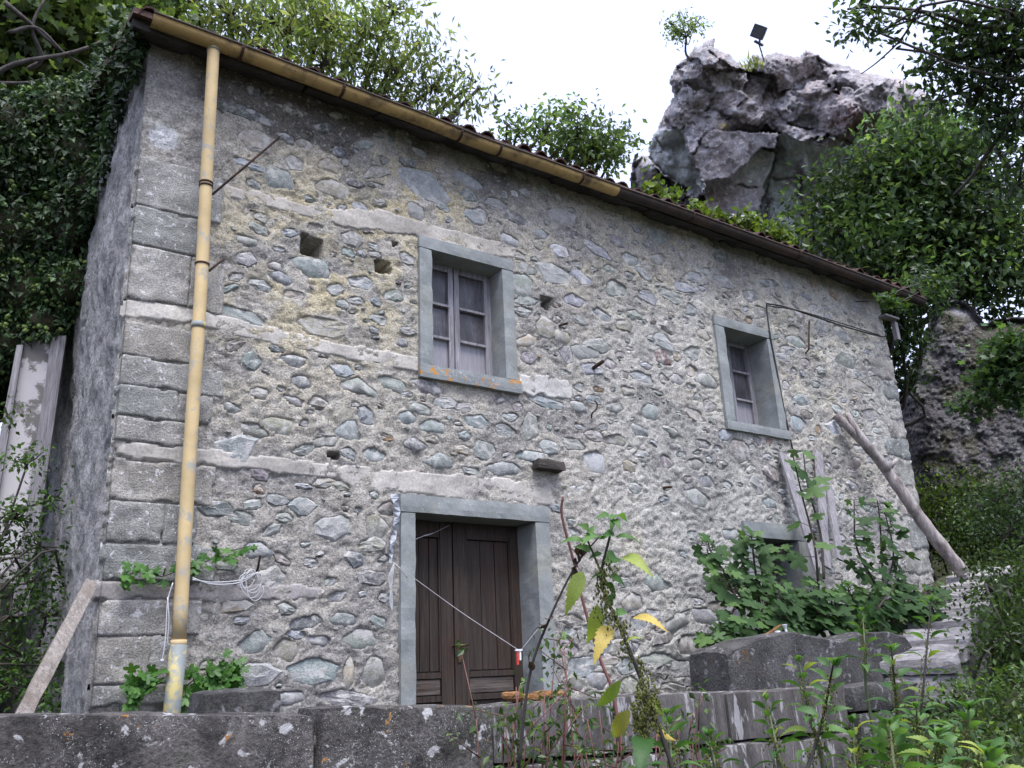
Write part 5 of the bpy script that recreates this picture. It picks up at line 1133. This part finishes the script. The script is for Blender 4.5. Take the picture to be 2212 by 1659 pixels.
# the big yellowing nettle
dN = 2.3
ny = thing("nettle", "tall yellowing nettle in the middle, its leaves fading and seeds hanging", "nettle", PD(1460, 1690, dN), "stinging nettles in the foreground")
sp = [(1470,1720),(1440,1620),(1400,1510),(1370,1430),(1335,1345),(1310,1290),(1300,1235),(1312,1180),(1325,1130)]
c = curve_pts([PD(x, y, dN) for x, y in sp], 40); MB().tube(c, np.linspace(.0062, .003, 40), 7).build("stem", M_DEADSTEM, ny, True)
MB().tube(curve_pts([PD(1300,1240,dN), PD(1285,1205,dN), PD(1268,1165,dN-.05)], 8), .003, 5).build("stem", M_STEM, ny, True)
BIG = """1258 1235 1222 1325 l .8;1345 1203 1408 1232 l .75;1290 1308 1272 1398 l .8;1318 1352 1283 1424 y .8;1368 1335 1442 1352 y .7;1262 1170 1208 1166 g .8;1330 1160 1385 1165 g .7;1300 1165 1262 1158 g .9;1322 1122 1352 1112 g .8;1322 1122 1294 1110 g .8;1324 1122 1320 1148 g .9;1326 1122 1340 1140 g .9;1270 1160 1285 1132 g .8;1268 1158 1262 1130 g .9;1268 1165 1290 1148 g .8;1275 1190 1245 1178 g .9;1300 1195 1270 1205 d .9;1310 1215 1340 1195 g .8;1305 1240 1270 1250 d .9;1315 1245 1355 1262 g .85;1340 1470 1284 1538 l .55;1360 1535 1318 1602 y .75;1392 1590 1380 1668 d .8;1330 1330 1362 1318 g .7;1310 1290 1332 1300 g .8;1400 1510 1440 1545 l .7;1352 1390 1385 1372 l .5;1420 1570 1450 1600 y .7;1300 1262 1330 1275 d .8;1325 1150 1300 1160 g .8"""
r = np.random.default_rng(99)
for row in BIG.split(";"):
    x0, y0, x1, y1, k, w = row.split(); a = PD(float(x0), float(y0), dN + r.normal(0, .03)); b = PD(float(x1), float(y1), dN + r.normal(0, .05))
    put_leaf(NL[k], a, b, ny, -CF * .7 + CU * .8 + r.normal(0, .35, 3), float(w) * 1.15)
tassels(ny, [c[i] + r.normal(0, .010, 3) for i in range(9, 33)], r, 4, .045)
tassels(ny, [PD(1385 + 8 * sin(q), 1480 + q * 8, dN - .02) + r.normal(0, .014, 3) for q in range(14)], r, 6, .04)
# dead dark stalk, reddish stalk
ds = thing("dead_stalk", "black dead stalk with withered leaves leaning before the door frame", "stalk", PD(1130, 1560, 2.9))
MB().tube(curve_pts([PD(1120,1660,2.9), PD(1145,1455,2.9), PD(1190,1330,2.9), PD(1245,1220,2.9), PD(1297,1156,2.9)], 24), np.linspace(.0055, .003, 24), 6).build("stem", M_DEADSTEM, ds, True)
for x, y, x2, y2 in ((1250,1215,1238,1180),(1248,1200,1262,1165),(1240,1225,1236,1260),(1188,1335,1165,1362),(1192,1330,1178,1340),(1150,1440,1140,1408),(1146,1450,1150,1425),(1252,1195,1270,1190),(1244,1205,1250,1235),(1178,1350,1162,1350)): put_leaf(NL["x"], PD(x, y, 2.9), PD(x2, y2, 2.87), ds, r.normal(0, 1, 3), 1.3)
rs = thing("red_stalk", "reddish bare stalk bending beside the right door jamb", "stalk", PD(1330, 1560, 3.2))
MB().tube(curve_pts([PD(1345,1640,3.2), PD(1325,1500,3.2), PD(1295,1420,3.2), PD(1262,1310,3.2), PD(1240,1215,3.2), PD(1214,1115,3.2), PD(1216,1072,3.2)], 30), np.linspace(.007, .005, 30), 6).build("stem", M_REDSTEM, rs, True)
# privet-like weeds growing in front of the parapets
for k, (tops, lab) in enumerate((([(1130,1470),(1090,1540),(1150,1560),(1110,1600),(1060,1560),(1160,1500)], "wiry small-leaved weed before the rotten wood"), ([(1200,1440),(1225,1480),(1245,1530),(1190,1580),(1215,1390)], "wiry small-leaved weed before the right door jamb"), ([(1290,1560),(1320,1600),(1270,1620),(1350,1580)], "low small-leaved weed left of the yellowing nettle's foot"), ([(1500,1590),(1470,1560),(1530,1620),(1440,1600)], "low small-leaved weed right of the yellowing nettle's foot"))):
    r = np.random.default_rng(120 + k); base = PD(tops[0][0], 1700, 3.3); base[2] = float(G(base[0], base[1]))
    t = thing("wiry_weed", lab, "weed", base, "wiry weeds before the parapet"); m = MB(); P = []
    for (x, y) in tops:
        for _ in range(2):
            tp = PD(x + r.normal(0, 12), y + r.normal(0, 12), 3.25 + r.normal(0, .12)); b2 = base + np.r_[r.normal(0, .12, 2), 0]; cv = curve_pts([b2, (b2 + tp) / 2 + r.normal(0, .04, 3), tp], 14); MB().tube(cv, np.linspace(.005, .002, 14), 5).build('stem', M_REDSTEM, t, True)
            for q in cv[3:]:
                for _ in range(5): P.append(q + r.normal(0, .022, 3))
                if r.random() < .35:
                    e = q + r.normal(0, .09, 3) + (0, 0, .04); m.tube([q, e], [.0025, .0015], 4)
                    for _ in range(6): P.append(e + r.normal(0, .02, 3))
    tag(m.build("side_twigs", M_REDSTEM, t, True), kind='stuff'); leafmass("foliage", P, .034, T_OV, [(.06, .105, .035), (.04, .07, .028), (.10, .16, .045)], (3, 2, 2), t, M_LEAF, 130 + k)
# fig bushes
def fig(stems, label, seed, dist_y, dense, size=.2, maxl=150):
    r = np.random.default_rng(seed); a0 = F(stems[0][0][0], stems[0][0][1], dist_y); t = thing("fig_bush", label, "fig bush", a0, "fig bushes at the right of the house"); m = MB(); n = 0
    for path in stems:
        yv = dist_y + r.normal(0, .12); c = curve_pts([F(x, y, yv + .04 * r.normal()) for x, y in path], 16); MB().tube(c, np.linspace(.014, .006, 16), 6).build('stem', M_TWIG, t, True)
        for q in range(2, 16):
            for _ in range(dense):
                if r.random() < .35 or n >= maxl: continue
                th = r.uniform(0, 2 * pi); h = np.array([cos(th), sin(th) - .25, r.uniform(-.1, .5)]); h /= np.linalg.norm(h); s = size * r.uniform(.55, 1.1) * (1.0 if q < 13 else .75); b = c[q] + h * s * .55
                m.tube([c[q], b], [.004, .003], 4, cap=False); tip = b + (h * np.array([.8, .6, .2]) + np.array([0, -.1, -.55])) * s * .95
                put_leaf(FLM[2] if q > 13 or r.random() < .12 else FLM[r.integers(2)], b, tip, t, np.array([-.15, -.9, .75]) + r.normal(0, .35, 3), 1.15); n += 1
    if m.n: tag(m.build("leaf_stalks", M_TWIG, t, True), kind='stuff')
    return t
fig([[(1770,1300),(1760,1180),(1735,1080),(1712,980)], [(1780,1250),(1772,1150),(1745,1050),(1735,975)]], "tall thin fig sapling in front of the grey boards", 140, -.75, 1, .22, 40)
fig([[(1640,1300),(1630,1220),(1622,1150)], [(1630,1290),(1570,1240),(1535,1190),(1530,1160)], [(1650,1310),(1680,1230),(1690,1180)], [(1600,1310),(1580,1270),(1560,1230)]], "fig bush before the half hidden doorway", 141, -.7, 4, .16, 150)
fig([[(1910,1300),(1905,1200),(1900,1120),(1895,1080)], [(1905,1290),(1930,1200),(1910,1100)], [(1890,1260),(1850,1180),(1845,1080)]], "upright fig bush between the boards and the log", 142, -.8, 2, .175, 90)
fig([[(1700+q*34,1375 - (q % 3) * 6),(1690+q*36,1320),(1680+q*38,1260 + (q % 2) * 14)] for q in range(9)], "broad low fig bush filling the bed behind the humped slab", 143, -.95, 4, .165, 290)
fig([[(1880,1350),(1900,1310),(1930,1270)],[(1930,1345),(1950,1300),(1965,1262)],[(1960,1335),(1990,1300),(2010,1262)],[(1850,1370),(1860,1320),(1880,1280)],[(1985,1350),(2005,1320),(2030,1290)]], "light fig growth spilling towards the coping slabs", 145, -1.0, 4, .165, 190)
fig([[(1560,1395),(1575,1350),(1590,1300)],[(1620,1390),(1640,1340),(1650,1300)],[(1600,1400),(1550,1385),(1530,1370)],[(1680,1380),(1690,1340),(1700,1310)]], "low fig shoots left of the humped slab", 144, -.9, 4, .15, 120)
# creeping sprigs on the facade by the downpipe
for k, (pth, lab) in enumerate((([(255,1250),(300,1235),(350,1245),(400,1225),(440,1215),(480,1195),(540,1180)], "creeper sprig running level across the downpipe by the white cable"), ([(290,1505),(300,1478),(320,1470)], "tiny creeper on the lowest corner stones left of the downpipe"), ([(392,1520),(405,1480),(440,1460),(480,1440)], "creeper tuft at the foot of the downpipe on its right"), ([(450,1500),(490,1470),(500,1450)], "creeper sprig above the loose dark block"))):
    r = np.random.default_rng(150 + k); c = curve_pts([F(x, y, -.05) for x, y in pth], 22); t = thing("creeper", lab, "creeper", c[0], "creeper sprigs on the facade"); MB().tube(c, .004, 5).build("stem", M_TWIG, t, True)
    for q in range(22):
        for _ in range(2):
            b = c[q] + np.array([r.normal(0, .03), -r.uniform(.0, .06), r.normal(0, .035)]); h = np.array([r.normal(0, .8), -.5, r.normal(-.2, .6)]); h /= np.linalg.norm(h); put_leaf(CRM, b, b + h * r.uniform(.045, .085), t, np.array([0, -1, .5]) + r.normal(0, .3, 3))

# ------------------------------------------------------------------ small things hung on the wall
k0 = F(540, 1262, -.10); m = MB(); r = np.random.default_rng(5)
for q in range(5):
    th = np.linspace(0, 2 * pi, 24); R_ = .060 + .014 * q * r.uniform(.5, 1); m.tube(np.stack([k0[0] + r.normal(0, .012) + R_ * np.cos(th) * (.75 + .2 * np.sin(2 * th + q)), k0[1] - .01 * q + .01 * np.sin(th + q), k0[2] + .035 - .012 * q + R_ * np.sin(th) * (1 + .12 * np.cos(3 * th + q))], -1), .0028, 5)
for q in range(2): m.tube(curve_pts([pat(1250) + (.06, -.02, -.01 * q), F(460, 1262 - 4 * q, -.08), F(520, 1258 - 5 * q, -.09), F(557, 1236, -.10)], 24), .005, 5)
tag(m.build("cable_coil", M_WHITE, None, True), "coil of thin white cable hung on an iron spike by the downpipe", "cable")
m = MB(); m.tube(curve_pts([pat(1255) + (-.06, -.01, 0), F(362, 1300, -.12), F(358, 1370, -.13), F(354, 1405, -.14), F(350, 1425, -.14)], 20), .0045, 5).tube([F(350, 1424, -.14), F(350, 1431, -.14)], .012, 6); m.tube(curve_pts([F(362, 1290, -.12), F(365, 1340, -.13), F(362, 1385, -.13), F(368, 1395, -.13)], 14), .004, 5)
tag(m.build("dangling_cable", M_WHITE, None, True), "white cable end dangling down the left of the downpipe", "cable")
# torn plastic sheet beside the door
m = MB(); n = 16; v = []
for i in range(n):
    t = i / (n - 1); x = 852 + 6 * sin(t * 5) - 2 * t; w = (15 - 8 * t) * (1 + .25 * sin(i * 2.1)); y = 1066 + 150 * t
    for s in (-.5, .5): v.append(F(x + s * w, y, -.055 - .02 * sin(i * 1.3 + s * 2)))
v = np.array(v); vb = v + np.array([0, .004, 0]); f = [(2*i, 2*i+1, 2*i+3, 2*i+2) for i in range(n-1)] + [(2*n+2*i+2, 2*n+2*i+3, 2*n+2*i+1, 2*n+2*i) for i in range(n-1)]
m.add(np.vstack([v, vb]), f); tag(m.build("plastic_strip", M_PLASTIC, None, False), "torn grey plastic strip hanging at the left door jamb", "plastic strip")
m = MB()
for q in range(4): m.tube(curve_pts([F(852, 1215, -.06), F(848 - 3 * q, 1250, -.07), F(845 + 2 * q - 3, 1290, -.06), F(843 + q, 1310 + q * 5, -.05)], 14), .004, 5)
m.tube(curve_pts([F(850, 1215, -.06), F(866, 1230, -.09), F(880, 1248, -.07)], 10), .004, 5); tag(m.build("frayed_cord", M_WHITE, None, True), "frayed pale cord hanging below the plastic strip by the door", "cord")
pg = F(1120, 1412, -1.7)
m = MB(); m.tube(curve_pts([F(858, 1222, -.05), F(990, 1318, -.8), pg + (0, 0, .02)], 30), .0022, 5); m.tube(curve_pts([pg + (.02, 0, .02), F(1170, 1350, -1.75), F(1225, 1292, -1.8)], 16), .0022, 5)
tag(m.build("string", M_STRING, None, True), "thin taut string stretched across the doorway", "string")
pgo = thing("clothes_peg", "red and white clothes peg clipped on the string before the door", "clothes peg", pg)
for k, dx in enumerate((-.008, .010)): p, f = rbox((.012, .014, .085 if k == 0 else .06), (1, 1, 2), .003, 0, 1); new("peg_half", p + pg + np.array([dx, 0, -.02 + .012 * k]), f, M_RED if k == 0 else M_SHARD, pgo, False)
p, f = rbox((.05, .012, .012), (2, 1, 1), .003, 0, 1); new("peg_bar", p + pg + np.array([0, -.004, .02]), f, M_SHARD, pgo, False)
# cobweb-like torn thread in the top of the doorway
m = MB(); m.tube(curve_pts([F(895, 1166, .06), F(915, 1158, .08), F(935, 1152, .1), F(970, 1135, .12)], 14), [.003] * 5 + [.006] * 4 + [.002] * 5, 5)
tag(m.build("cobweb_thread", M_STRING, None, True), "dusty cobweb thread sagging under the door lintel", "cobweb")
